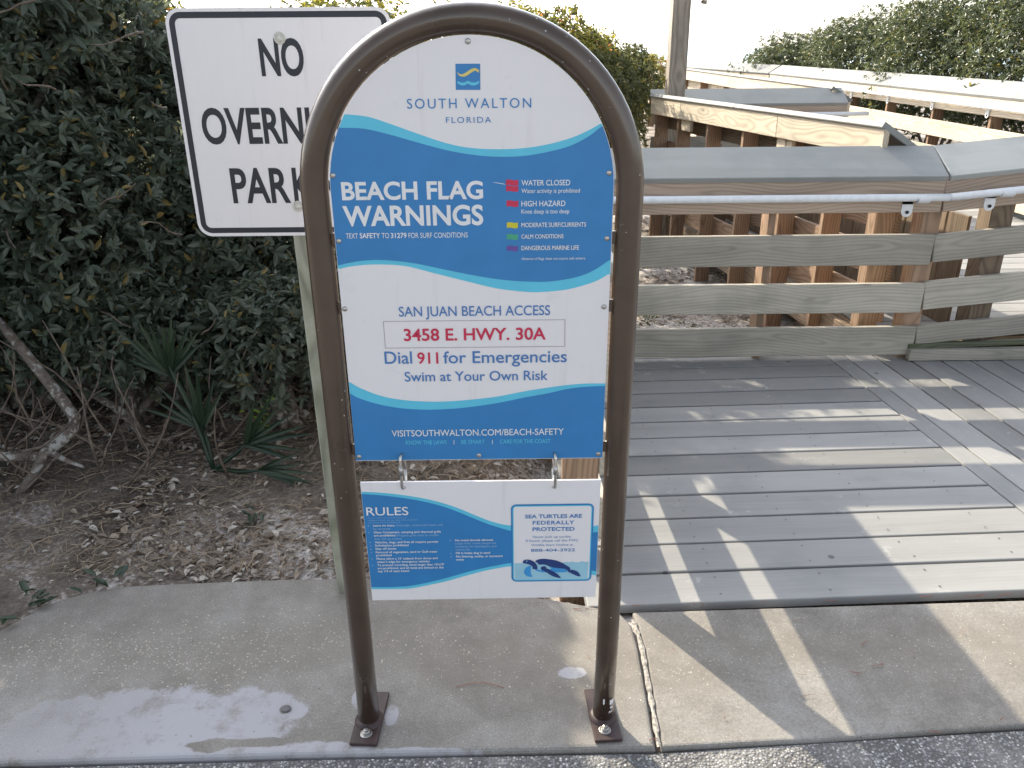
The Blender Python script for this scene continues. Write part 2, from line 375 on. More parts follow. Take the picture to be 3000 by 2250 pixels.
# text: each line becomes a flat printed mesh fitted to its measured width and height
def text_geo(lines):
    """lines: (string, x0, x1, z, capheight, ..., weight) -> list of (verts2d, faces)"""
    obs = []
    for s, x0, x1, z, cap, col, w in lines:
        for st in (s, 'H'):
            cu = bpy.data.curves.new('t', 'FONT'); cu.body = st; cu.resolution_u = 5; cu.offset = 0 if 'M' in s else w*.55
            if col == 'blue' and st != 'H': cu.space_character = 1.28
            if st == 'FEDERALLY' : cu.space_character = 1.15
            o = bpy.data.objects.new('t', cu); COL.objects.link(o); obs.append(o)
    bpy.context.view_layer.update(); dg = bpy.context.evaluated_depsgraph_get(); out = []
    for i, (s, x0, x1, z, cap, col, w) in enumerate(lines):
        me = bpy.data.meshes.new_from_object(obs[2*i].evaluated_get(dg)); hm = bpy.data.meshes.new_from_object(obs[2*i+1].evaluated_get(dg))
        H = max(v.co.y for v in hm.vertices)-min(v.co.y for v in hm.vertices); y0 = min(v.co.y for v in hm.vertices)
        xs = [v.co.x for v in me.vertices]; a, b = min(xs), max(xs)
        out.append(([(x0+(v.co.x-a)/(b-a)*(x1-x0), z+(v.co.y-y0)/H*cap) for v in me.vertices], [tuple(p.vertices) for p in me.polygons]))
        bpy.data.meshes.remove(me); bpy.data.meshes.remove(hm)
    for o in obs:
        cu = o.data; bpy.data.objects.remove(o); bpy.data.curves.remove(cu)
    return out
def put_text(lines, y, parent, pos, merge=None):
    geo = text_geo(lines); groups = {}
    for i, (ln, (vs, fs)) in enumerate(zip(lines, geo)):
        key = (ln[5], merge(i) if merge else i)
        g = groups.setdefault(key, ([], [])); b0 = len(g[0])
        g[0].extend((x, y, z) for x, z in vs); g[1].extend(tuple(b0+k for k in f) for f in fs)
        if 'M' in ln[0] and ln[6] > .008:      # heavier strokes: overprints a hair in front
            for q, (ox, oz) in enumerate(((-1, 0), (1, 0), (0, .7), (0, -.7))):
                b0 = len(g[0]); s_ = ln[4]*ln[6]*.75
                g[0].extend((x+ox*s_, y-.00012*(q+1), z+oz*s_) for x, z in vs); g[1].extend(tuple(b0+k for k in f) for f in fs)
    for (col, _), (vs, fs) in groups.items():
        mesh('lettering', vs, fs, M['ink_'+col], parent, False, pos)

# leaf sheets built with numpy: every leaf a folded pointed blade of two quads
def leaves_mesh(name, P, D, N, Ln, Wd, rnd, mat, parent=None, fold=.25, pos=(0, 0, 0)):
    P = np.asarray(P, float)-np.asarray(pos, float); D = np.asarray(D, float); N = np.asarray(N, float)
    D /= np.linalg.norm(D, axis=1)[:, None]+1e-9
    S = np.cross(D, N); S /= np.linalg.norm(S, axis=1)[:, None]+1e-9; U = np.cross(S, D)
    Ln = np.asarray(Ln)[:, None]; Wd = np.asarray(Wd)[:, None]
    up = U*Wd*fold; dr = -U*Ln*.10
    V = np.stack([P, P+D*Ln*.30+S*Wd*.42+up, P+D*Ln*.68+S*Wd*.40+up+dr*.4, P+D*Ln+dr, P+D*Ln*.68-S*Wd*.40+up+dr*.4, P+D*Ln*.30-S*Wd*.42+up], 1)
    n = len(P); me = bpy.data.meshes.new(name)
    me.vertices.add(n*6); me.vertices.foreach_set('co', V.reshape(-1))
    q = np.arange(n)[:, None]*6; F = np.concatenate([q+np.array([[0, 1, 2, 3]]), q+np.array([[0, 3, 4, 5]])], 1).reshape(-1)
    me.loops.add(n*8); me.loops.foreach_set('vertex_index', F.astype(np.int32))
    me.polygons.add(n*2); me.polygons.foreach_set('loop_start', np.arange(0, n*8, 4, dtype=np.int32))
    me.polygons.foreach_set('loop_total', np.full(n*2, 4, np.int32)) if bpy.app.version < (4, 1) else None
    me.update(calc_edges=True); me.validate()
    at = me.attributes.new('rnd', 'FLOAT', 'POINT'); at.data.foreach_set('value', np.repeat(np.asarray(rnd, np.float32), 6))
    o = link(name, me, mat, parent); world_at(o, Matrix.Translation(Vector(pos))); return o
def rand_dirs(rs, n):
    d = rs.normal(size=(n, 3)); return d/np.linalg.norm(d, axis=1)[:, None]

TXT_U= [('SOUTH WALTON', -0.1352, 0.1307, 1.7549, 0.0197, 'blue', 0.0), ('FLORIDA', -0.0533, 0.0442, 1.7249, 0.012, 'blue', -0.004), ('BEACH FLAG', -0.2916, 0.0236, 1.5618, 0.04, 'white', 0.05), ('WARNINGS', -0.2932, 0.0228, 1.5034, 0.0457, 'white', 0.05), ('TEXT', -0.2904, -0.2635, 1.4756, 0.0117, 'white', 0), ('SAFETY', -0.259, -0.2127, 1.4758, 0.0117, 'white', 0.03), ('TO', -0.2091, -0.1925, 1.4756, 0.0118, 'white', 0), ('31279', -0.1885, -0.1526, 1.4756, 0.0118, 'white', 0.03), ('FOR SURF CONDITIONS', -0.1481, -0.0133, 1.4754, 0.0118, 'white', 0), ('WATER CLOSED', 0.1094, 0.218, 1.5905, 0.012, 'white', 0.015), ('Water activity is prohibited', 0.1094, 0.2402, 1.5743, 0.0094, 'white', 0.005), ('HIGH HAZARD', 0.1093, 0.2082, 1.5446, 0.0122, 'white', 0.015), ('Knee deep is too deep', 0.1093, 0.2174, 1.5285, 0.0095, 'white', 0.005), ('MODERATE SURF/CURRENTS', 0.1093, 0.2559, 1.4979, 0.0097, 'white', 0.025), ('CALM CONDITIONS', 0.1092, 0.2052, 1.4718, 0.0093, 'white', 0.025), ('DANGEROUS MARINE LIFE', 0.1091, 0.2412, 1.4449, 0.0099, 'white', 0.025), ('Absence of flags does not assure safe waters.', 0.1091, 0.2573, 1.422, 0.0058, 'white', 0), ('SAN JUAN BEACH ACCESS', -0.1816, 0.1768, 1.2878, 0.0244, 'blue2', 0.012), ('3458 E. HWY. 30A', -0.1732, 0.1674, 1.226, 0.0309, 'red', 0.035), ('Dial', -0.2232, -0.1569, 1.1677, 0.0319, 'blue2', 0.015), ('911', -0.1439, -0.0934, 1.167, 0.0294, 'red', 0.03), ('for Emergencies', -0.0811, 0.2189, 1.1673, 0.0309, 'blue2', 0.015), ('Swim at Your Own Risk', -0.1776, 0.1734, 1.1206, 0.0254, 'blue2', 0.015), ('VISITSOUTHWALTON.COM/BEACH-SAFETY', -0.219, 0.2148, 0.9708, 0.0172, 'white', 0.012), ('KNOW THE LAWS', -0.1852, -0.0822, 0.9472, 0.0112, 'cyan', 0.006), ('BE SMART', -0.0446, 0.0152, 0.9474, 0.0112, 'cyan', 0.006), ('CARE FOR THE COAST', 0.0535, 0.182, 0.9472, 0.0111, 'cyan', 0.006)]
TXT_L= [('RULES', -0.2998, -0.1895, 0.7431, 0.0249, 'white', 0.012), ('For more info: www.visitsouthwalton.com', -0.2957, -0.1949, 0.734, 0.0034, 'pale', 0), ('Violations of beach rules may result in fines or penalties', -0.2962, -0.166, 0.7268, 0.0035, 'pale', 0), ('per Walton County municipal code', -0.2958, -0.2121, 0.7199, 0.0034, 'pale', 0), ('Leave no trace.', -0.2852, -0.2274, 0.7089, 0.0065, 'white', 0.03), ('Overnight, unattended items will', -0.2248, -0.1016, 0.7087, 0.0065, 'pale', 0), ('be removed', -0.2853, -0.2412, 0.6986, 0.0065, 'pale', 0), ('Glass Containers, camping and charcoal grills', -0.2851, -0.1068, 0.6876, 0.0065, 'white', 0.03), ('are prohibited', -0.2849, -0.2284, 0.6776, 0.0066, 'white', 0.03), ('(Propane grills must be smaller', -0.2255, -0.1118, 0.6771, 0.0066, 'pale', 0), ('than 225 sq. inches)', -0.2847, -0.212, 0.6671, 0.0066, 'pale', 0), ('Vehicles, dogs, and fires all require permits', -0.2845, -0.1153, 0.6561, 0.0067, 'white', 0.03), ('Solicitation prohibited', -0.2843, -0.1951, 0.6462, 0.0067, 'white', 0.03), ('Stay off dunes', -0.2844, -0.2284, 0.6358, 0.0067, 'white', 0.03), ('Removal of vegetation, sand or Gulf water', -0.2841, -0.1186, 0.6246, 0.0067, 'white', 0.03), ('prohibited', -0.2836, -0.242, 0.6149, 0.0068, 'white', 0.03), ("Please allow a 15' setback from dunes and", -0.2837, -0.1189, 0.6036, 0.0067, 'white', 0.03), ("water's edge for emergency vehicles", -0.2834, -0.141, 0.5934, 0.0068, 'white', 0.03), ("To prevent crowding, tents larger than 10'x10'", -0.2832, -0.1024, 0.583, 0.0069, 'white', 0.03), ('are prohibited, and all tents are limited to the', -0.2829, -0.1041, 0.5729, 0.0068, 'white', 0.03), ('top 1/3 of open beach', -0.283, -0.1975, 0.5632, 0.0068, 'white', 0.03), ('No metal shovels allowed.', -0.0702, 0.0325, 0.6596, 0.0066, 'white', 0.03), ('Large holes create dangerous', -0.0699, 0.0393, 0.6498, 0.0067, 'pale', 0), ('situations for beachgoers and', -0.0699, 0.0401, 0.6396, 0.0067, 'pale', 0), ('marine life', -0.0696, -0.0314, 0.6298, 0.0067, 'pale', 0), ('Fill in holes dug in sand', -0.0693, 0.0228, 0.6187, 0.0068, 'white', 0.03), ('No littering, nudity, or excessive', -0.069, 0.057, 0.6077, 0.0067, 'white', 0.03), ('noise', -0.0687, -0.0483, 0.5978, 0.0068, 'white', 0.03), ('SEA TURTLES ARE', 0.1168, 0.2678, 0.728, 0.0117, 'blue2', 0.05), ('FEDERALLY', 0.1372, 0.2478, 0.7083, 0.0118, 'blue2', 0.05), ('PROTECTED', 0.1368, 0.2489, 0.6881, 0.0119, 'blue2', 0.05), ('Never pick up turtles.', 0.1378, 0.2414, 0.6665, 0.0073, 'blue2', -0.006), ('If found, please call the FWC', 0.1193, 0.2602, 0.654, 0.0077, 'blue2', -0.006), ('Wildlife Alert Hotline at', 0.1335, 0.2458, 0.6405, 0.0074, 'blue2', -0.006), ('888-404-3922', 0.1328, 0.2517, 0.6228, 0.0093, 'blue2', 0.02)]
W1T= [(-0.2719, 1.7447), (-0.221, 1.7389), (-0.1688, 1.7221), (-0.1163, 1.7034), (-0.0595, 1.6844), (-0.0096, 1.6736), (0.0483, 1.6694), (0.1104, 1.6708), (0.1646, 1.6782), (0.2147, 1.6908), (0.2528, 1.706), (0.2801, 1.7205)]
W1B= [(-0.2831, 1.7168), (-0.2306, 1.7142), (-0.1703, 1.7001), (-0.1173, 1.6849), (-0.0601, 1.6695), (-0.01, 1.6598), (0.0481, 1.6536), (0.1103, 1.6543), (0.1647, 1.6621), (0.215, 1.6748), (0.2532, 1.6931), (0.2833, 1.715)]
W2T= [(-0.3198, 1.4109), (-0.2947, 1.4177), (-0.2534, 1.424), (-0.2045, 1.4244), (-0.1397, 1.4166), (-0.0708, 1.4013), (-0.0096, 1.388), (0.052, 1.3768), (0.114, 1.3707), (0.176, 1.37), (0.2379, 1.38), (0.2787, 1.3965), (0.3119, 1.4193)]
W2B= [(-0.3194, 1.4025), (-0.2955, 1.4086), (-0.2542, 1.4136), (-0.2052, 1.4139), (-0.1564, 1.4093), (-0.0917, 1.3918), (-0.0101, 1.3698), (0.0517, 1.3542), (0.1139, 1.3458), (0.1555, 1.3446), (0.2178, 1.3504), (0.2796, 1.3681), (0.3141, 1.3877)]
W3T= [(-0.3199, 1.1277), (-0.2949, 1.1081), (-0.2432, 1.0841), (-0.1902, 1.0717), (-0.133, 1.0662), (-0.0826, 1.0656), (-0.0285, 1.0689), (0.0436, 1.0766), (0.1156, 1.0907), (0.1694, 1.0994), (0.223, 1.1065), (0.2695, 1.1098), (0.3143, 1.1093)]
W3B= [(-0.3192, 1.096), (-0.2973, 1.0789), (-0.2449, 1.0597), (-0.1916, 1.0487), (-0.1341, 1.044), (-0.0835, 1.0446), (-0.0291, 1.0487), (0.0434, 1.0589), (0.1156, 1.0738), (0.1695, 1.0837), (0.2232, 1.096), (0.2697, 1.1013), (0.3142, 1.1027)]
FLAGS= [('red', [(0.0748, 1.6031), (0.1024, 1.6036), (0.1023, 1.5917), (0.0747, 1.5915)]), ('red', [(0.0747, 1.59), (0.1023, 1.5905), (0.1023, 1.5785), (0.0754, 1.5779)]), ('red', [(0.0756, 1.5572), (0.1022, 1.5577), (0.1022, 1.5447), (0.0759, 1.5442)]), ('yellow', [(0.0759, 1.5083), (0.1012, 1.5089), (0.1012, 1.4964), (0.0758, 1.4962)]), ('green', [(0.0757, 1.4817), (0.1011, 1.4822), (0.1011, 1.4696), (0.0756, 1.4694)]), ('purple', [(0.0754, 1.4547), (0.101, 1.4553), (0.101, 1.4433), (0.0753, 1.4432)])]
LOGO= [(-0.029, 1.8436), (0.0231, 1.8433), (0.0224, 1.7915), (-0.03, 1.7919)]
LOGOY= [(-0.0269, 1.828), (-0.0185, 1.8227), (-0.009, 1.8254), (0.0024, 1.8323), (0.0118, 1.835), (0.021, 1.8305)] , [(-0.0223, 1.8207), (-0.016, 1.8182), (-0.0073, 1.8192), (0.0041, 1.826), (0.0124, 1.8295), (0.019, 1.8256)]
LOGOC= [(-0.0256, 1.8098), (-0.019, 1.807), (-0.0115, 1.8066), (-0.0039, 1.8097), (0.0017, 1.8075), (0.0092, 1.8064), (0.0148, 1.8074), (0.0202, 1.8102)] , [(-0.0265, 1.8053), (-0.0191, 1.8013), (-0.0116, 1.8006), (-0.004, 1.804), (0.0015, 1.8012), (0.009, 1.8004), (0.0147, 1.8018), (0.0204, 1.8056)]
BOX= [(-0.2198, 1.2761), (0.2126, 1.2757), (0.2132, 1.208), (-0.2196, 1.2084)]
BARS= [(-0.0632, 0.9523), (0.0344, 0.9519)]
SCREWS= [(-0.0017, 1.8869), (-0.3079, 1.616), (0.3039, 1.6165), (-0.3079, 1.4698), (0.305, 1.4701), (-0.3087, 1.308), (0.3042, 1.3065), (-0.3072, 0.914), (-0.0007, 0.9137), (0.3051, 0.9138)]
LINKS= [((-0.1967, 0.9167), (-0.1958, 0.8286)), ((0.1929, 0.9151), (0.1922, 0.825))]
R1T= [(-0.312, 0.8144), (-0.2626, 0.8111), (-0.2085, 0.8041), (-0.1513, 0.7928), (-0.1004, 0.7779), (-0.0558, 0.7596), (-0.0174, 0.7401), (0.0214, 0.7217), (0.0539, 0.7104), (0.08, 0.7051), (0.1391, 0.6945), (0.205, 0.687), (0.2543, 0.6882), (0.2984, 0.6999), (0.3131, 0.7035)]
R1B= [(-0.3125, 0.8081), (-0.2631, 0.8034), (-0.209, 0.7955), (-0.1518, 0.7835), (-0.1008, 0.7678), (-0.0561, 0.7483), (-0.0177, 0.7287), (0.0211, 0.7102), (0.0537, 0.6978), (0.0799, 0.6889), (0.1392, 0.6763), (0.2052, 0.6695), (0.2548, 0.6707), (0.299, 0.6805), (0.3122, 0.6826)]
R2T= [(-0.3076, 0.5132), (-0.2501, 0.5123), (-0.1991, 0.5156), (-0.1479, 0.5262), (-0.0966, 0.5405), (-0.0455, 0.5572), (0.0052, 0.5714), (0.0389, 0.5789), (0.0792, 0.5863), (0.1395, 0.5894), (0.2066, 0.5843), (0.2572, 0.5735), (0.298, 0.5586), (0.3133, 0.5556)]
R2B= [(-0.3081, 0.5062), (-0.2506, 0.5053), (-0.1996, 0.5065), (-0.1483, 0.5168), (-0.097, 0.5295), (-0.0459, 0.5458), (0.005, 0.5613), (0.0388, 0.5688), (0.0791, 0.5755), (0.1395, 0.5773), (0.2068, 0.5722), (0.2575, 0.5605), (0.2984, 0.5452), (0.3128, 0.5409)]
RBOX= [(0.0799, 0.7712), (0.2977, 0.7699), (0.2991, 0.5247), (0.0801, 0.5254)]
BUL= [(-0.2975, 0.7111), (-0.2974, 0.6903), (-0.2965, 0.6588), (-0.2963, 0.6482), (-0.2962, 0.6376), (-0.2956, 0.6273), (-0.2959, 0.6063), (-0.2954, 0.5858), (-0.0827, 0.6622), (-0.0826, 0.6204), (-0.0819, 0.6101)]
TURT= {'water': [(0.0876, 0.5863), (0.1102, 0.5863), (0.1384, 0.5832), (0.1697, 0.5837), (0.2166, 0.5867), (0.2299, 0.5883), (0.2369, 0.5869), (0.2447, 0.59), (0.2526, 0.5867), (0.2635, 0.5873), (0.2713, 0.5905), (0.2792, 0.5876), (0.287, 0.5884), (0.2893, 0.5874), (0.2879, 0.5316), (0.0896, 0.5319)], 'shell': [(0.1438, 0.5925), (0.1493, 0.5965), (0.157, 0.5992), (0.168, 0.6), (0.1805, 0.5985), (0.1946, 0.5958), (0.2071, 0.5919), (0.2197, 0.5848), (0.2293, 0.5777), (0.238, 0.5713), (0.2402, 0.5637), (0.2391, 0.559), (0.2344, 0.5587), (0.2264, 0.5658), (0.2153, 0.5679), (0.2012, 0.57), (0.1854, 0.574), (0.176, 0.5792), (0.1666, 0.5818), (0.1556, 0.5814), (0.1509, 0.5868)], 'head': [(0.111, 0.5902), (0.1121, 0.5945), (0.1173, 0.5976), (0.1258, 0.598), (0.1337, 0.596), (0.1415, 0.591), (0.147, 0.584), (0.1502, 0.5755), (0.1502, 0.567), (0.1447, 0.5666), (0.1376, 0.5682), (0.1368, 0.5757), (0.1298, 0.5811), (0.1227, 0.5844), (0.1118, 0.5874)], 'eye': [(0.1188, 0.5929), (0.1212, 0.5955), (0.1243, 0.5951), (0.1227, 0.5923)], 'flip': [(0.1596, 0.5688), (0.1611, 0.5735), (0.1666, 0.5762), (0.1729, 0.5752), (0.1753, 0.5695), (0.1808, 0.5665), (0.1919, 0.5598), (0.203, 0.552), (0.211, 0.5433), (0.2146, 0.5366), (0.2016, 0.5396), (0.1889, 0.5456), (0.1778, 0.5543), (0.1683, 0.5611), (0.162, 0.564)], 'hind': [(0.2383, 0.5581), (0.2421, 0.5631), (0.2516, 0.5616), (0.2612, 0.5558), (0.2686, 0.5424), (0.26, 0.5425), (0.2488, 0.5484), (0.2328, 0.5582)], 'rear': [(0.1337, 0.5786), (0.1243, 0.575), (0.1173, 0.5685), (0.1141, 0.5591), (0.1157, 0.5515), (0.1212, 0.5448), (0.1275, 0.5422), (0.137, 0.5416), (0.1338, 0.5493), (0.1322, 0.5588), (0.1329, 0.5683)], 'belly': [(0.1424, 0.5658), (0.1526, 0.5651), (0.1636, 0.5621), (0.1855, 0.5721), (0.2012, 0.5694), (0.2169, 0.5669), (0.2264, 0.5649), (0.232, 0.5582), (0.2266, 0.5554), (0.2014, 0.5549), (0.1857, 0.5551), (0.1621, 0.5564), (0.1495, 0.5601)], 'neck': [(0.1438, 0.5916), (0.1509, 0.5849), (0.1548, 0.5807), (0.1666, 0.5813), (0.1776, 0.577), (0.1855, 0.5712), (0.1879, 0.5655), (0.1761, 0.5685), (0.1737, 0.5751), (0.1666, 0.5766), (0.1604, 0.5735), (0.1588, 0.566), (0.1526, 0.5651), (0.151, 0.5736), (0.1486, 0.5821)]}
NO= [('NO', -0.6145, -0.4911, 1.8032, 0.0988, 'black', 0.012)]


# ================================================================== SETTING
def ground_h(x, y):
    """bare ground: level with the kerb on the left, hollow under the boardwalk, rising to the dune behind"""
    t = min(1, max(0, (x+.15)/.45)); u = min(1, max(0, (y-.55)/.3))
    h = -.022 - .27*t*u
    h += max(0, min(1, (y-6)/10))*.35 + max(0, (y-14))*.02
    h += .025*noise.noise(Vector((x*.9, y*.9, 0)))*min(1, max(0, (y-.9)/.6))
    if y < .75: h = min(h, -.03)
    h = min(h, 1.15)
    if y > 26: h -= min(4.6, (y-26)*.30)
    return h
def make_ground():
    xs = np.concatenate([np.linspace(-200, -8, 14), np.linspace(-7, 9, 90), np.linspace(10, 200, 14)])
    ys = np.concatenate([[-200, -60, -20, -6], np.linspace(-3, 11, 90), np.linspace(12, 44, 24), [60]])
    vs = [(x, y, ground_h(x, y)) for y in ys for x in xs]; nx = len(xs)
    fs = [(j*nx+i, j*nx+i+1, (j+1)*nx+i+1, (j+1)*nx+i) for j in range(len(ys)-1) for i in range(nx-1)]
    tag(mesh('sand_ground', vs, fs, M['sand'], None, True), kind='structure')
make_ground()
def make_sea():
    b = NB('bright_gulf_water'); b.base((.30, .40, .42)); b.rough(.22); b.bump(b.noise(b.coord((.5, 1.5, 1)), 1.2, 4), .5, .3)
    tag(mesh('sea', [(-1500, 40, -3.2), (1500, 40, -3.2), (1500, 1600, -3.2), (-1500, 1600, -3.2)], [(0, 1, 2, 3)], b.m), kind='structure')
make_sea()
def sheet(name, outline, top, thick, mat, bev=.012):
    bm = bmesh.new(); vv = [bm.verts.new((x, y, top)) for x, y in outline]; f = bm.faces.new(vv)
    if f.normal.z < 0: f.normal_flip()
    r = bmesh.ops.extrude_face_region(bm, geom=[f])
    bmesh.ops.translate(bm, verts=[g for g in r['geom'] if isinstance(g, bmesh.types.BMVert)], vec=(0, 0, -thick))
    bmesh.ops.recalc_face_normals(bm, faces=bm.faces[:])
    if bev:
        ed = [e for e in bm.edges if all(abs(v.co.z-top) < 1e-5 for v in e.verts)]
        bmesh.ops.bevel(bm, geom=ed, offset=bev, segments=3, profile=.5, affect='EDGES')
    bmesh.ops.triangulate(bm, faces=[f for f in bm.faces if len(f.verts) > 4])
    me = bpy.data.meshes.new(name); bm.to_mesh(me); bm.free()
    return tag(link(name, me, mat), kind='structure')
sheet('road', [(-60, -40), (60, -40), (60, 1.60), (6, .10), (1.6, -.055), (.5, -.118), (-.5, -.122), (-2.2, -.15), (-60, -.9)], -.016, .1, M['asphalt'], 0)
sheet('kerb', [(-2.2, -.14), (-.55, -.112), (.494, -.108), (.505, .135), (.511, .305), (.506, .425), (.472, .492), (.371, .532), (.229, .574), (0, .635), (-.25, .69), (-.495, .718), (-.813, .716), (-1.162, .70), (-1.402, .686), (-1.523, .646), (-1.627, .581), (-1.718, .444), (-1.82, .30), (-2.1, .1)], .0, .16, M['concrete'], .014)
sheet('pavement', [(.512, -.107), (1.0, -.085), (1.6, -.045), (6, .11), (6, .70), (2.0, .535), (.52, .497), (.53, .30), (.522, .135)], -.003, .16, M['concrete'], .010)
# grit that has filled the joint between kerb and pavement
def seam():
    rs = random.Random(4); vs, fs = [], []
    pts = [(.503, -.11), (.510, .02), (.514, .135), (.521, .30), (.518, .40), (.512, .46)]
    L = []
    for i in range(len(pts)-1):
        for k in range(6):
            t = k/6; L.append((pts[i][0]*(1-t)+pts[i+1][0]*t, pts[i][1]*(1-t)+pts[i+1][1]*t))
    for x, y in L:
        w = .004+rs.random()*.006; z = .0016+rs.random()*.002
        vs += [(x-w, y, .001), (x, y, z+.001), (x+w, y, .001)]
    for i in range(len(L)-1):
        for k in range(2): fs.append((i*3+k, i*3+k+1, i*3+k+4, i*3+k+3))
    tag(mesh('joint_grit', vs, fs, M['seam']), kind='stuff')
seam()

# deck: boards along u on the near part, boards along v on the right part
A1, A2 = R(2.2), R(4.2)
def deck(name, ang, org, boards, z=0.0, mat='deck'):
    """boards: (u0,u1,v0,v1, along) in the local frame; one mesh whose X runs along the boards"""
    bm = bmesh.new(); lay = bm.verts.layers.float.new('rnd'); rs = random.Random(len(boards)*7+int(ang*1000))
    for (u0a, u1a, v0, v1, u0b, u1b) in boards:
        q = rs.random(); dz = (rs.random()-.5)*.003
        t = .036
        co = [(u0a, v0, dz), (u1a, v0, dz), (u1b, v1, dz), (u0b, v1, dz)]
        lo = [bm.verts.new((x, y, -t)) for x, y, _ in co]; hi = [bm.verts.new((x, y, zz)) for x, y, zz in co]
        for v in lo+hi: v[lay] = q
        fs = [bm.faces.new(hi), bm.faces.new(lo[::-1])]+[bm.faces.new((lo[i], lo[(i+1) % 4], hi[(i+1) % 4], hi[i])) for i in range(4)]
    ed = [e for e in bm.edges if e.verts[0].co.z > -.02 and e.verts[1].co.z > -.02]
    bmesh.ops.bevel(bm, geom=ed, offset=.004, segments=2, profile=.5, affect='EDGES')
    me = bpy.data.meshes.new(name); bm.to_mesh(me); bm.free()
    o = link(name, me, M[mat]); o.location = (org[0], org[1], z); o.rotation_euler = (0, 0, ang)
    return tag(o, kind='structure')
c1, s1 = math.cos(A1), math.sin(A1)
def cut_u(v):
    # where a near board meets the first long board: the line through (2.31,1.18) at angle 90+4.2 deg, in the near frame
    dv = v; # world point on line with near-frame v
    # point = O + t*d ; solve near v
    d = Vector((-math.sin(A2), math.cos(A2))); P0 = Vector((2.31, 1.18))-Vector((0, .505))
    pv = -P0.x*s1+P0.y*c1; du = d.x*c1+d.y*s1; dvv = -d.x*s1+d.y*c1; t = (v-pv)/dvv
    return P0.x*c1+P0.y*s1 + t*du
bs = []
for i in range(14):
    v0, v1 = i*.190+.0068, (i+1)*.190-.0068
    bs.append((.36, cut_u(v0)-.004, v0, v1, .36, cut_u(v1)-.004))
deck('boardwalk', A1, (0, .505), bs)
# right part: local x runs along the boards (world +y), so rotate by 90+4.2
bs = []; x = .0
for i in range(22):
    w = .125 if i == 0 else .19
    bs.append((-.62+.03*0, 1.90, -x-w+.0068, -x-.0068, -.62, 1.90)); x += w
deck('boardwalk', A2+math.pi/2, (2.31, 1.18), bs, -.002)
def deck_screws():
    vs, fs = [], []; rs = random.Random(6); ca, sa = math.cos(A1), math.sin(A1)
    for i in range(14):
        for u in (.46, .87, 1.28, 1.69, 2.10):
            for v in (i*.19+.045, i*.19+.145):
                if u > cut_u(v)-.06: continue
                u2 = u+rs.uniform(-.008, .008); v2 = v+rs.uniform(-.006, .006); x, y = u2*ca-v2*sa, .505+u2*sa+v2*ca; b0 = len(vs)
                vs += [(x+.0042*math.cos(q*math.pi/4), y+.0042*math.sin(q*math.pi/4), .0026) for q in range(8)]; fs.append(tuple(range(b0, b0+8)))
    tag(mesh('deck_screws', vs, fs, M['screwhead']), kind='stuff')
deck_screws()
sheet('boardwalk_landing', [(2.55, 3.12), (7.5, 3.12), (7.5, 7.5), (1.9, 7.5)], .085, .05, M['shadewood'], 0)
bs = [(0, 5.0, i*.19+.004, (i+1)*.19-.004, 0, 5.0) for i in range(23)]
deck('boardwalk', 0, (2.5, 3.13), bs, .135)
bs = [(0, 15, i*.19+.004, (i+1)*.19-.004, 0, 15) for i in range(9)]
deck('boardwalk', R(91.5), (5.75, 7.52), bs, .16)

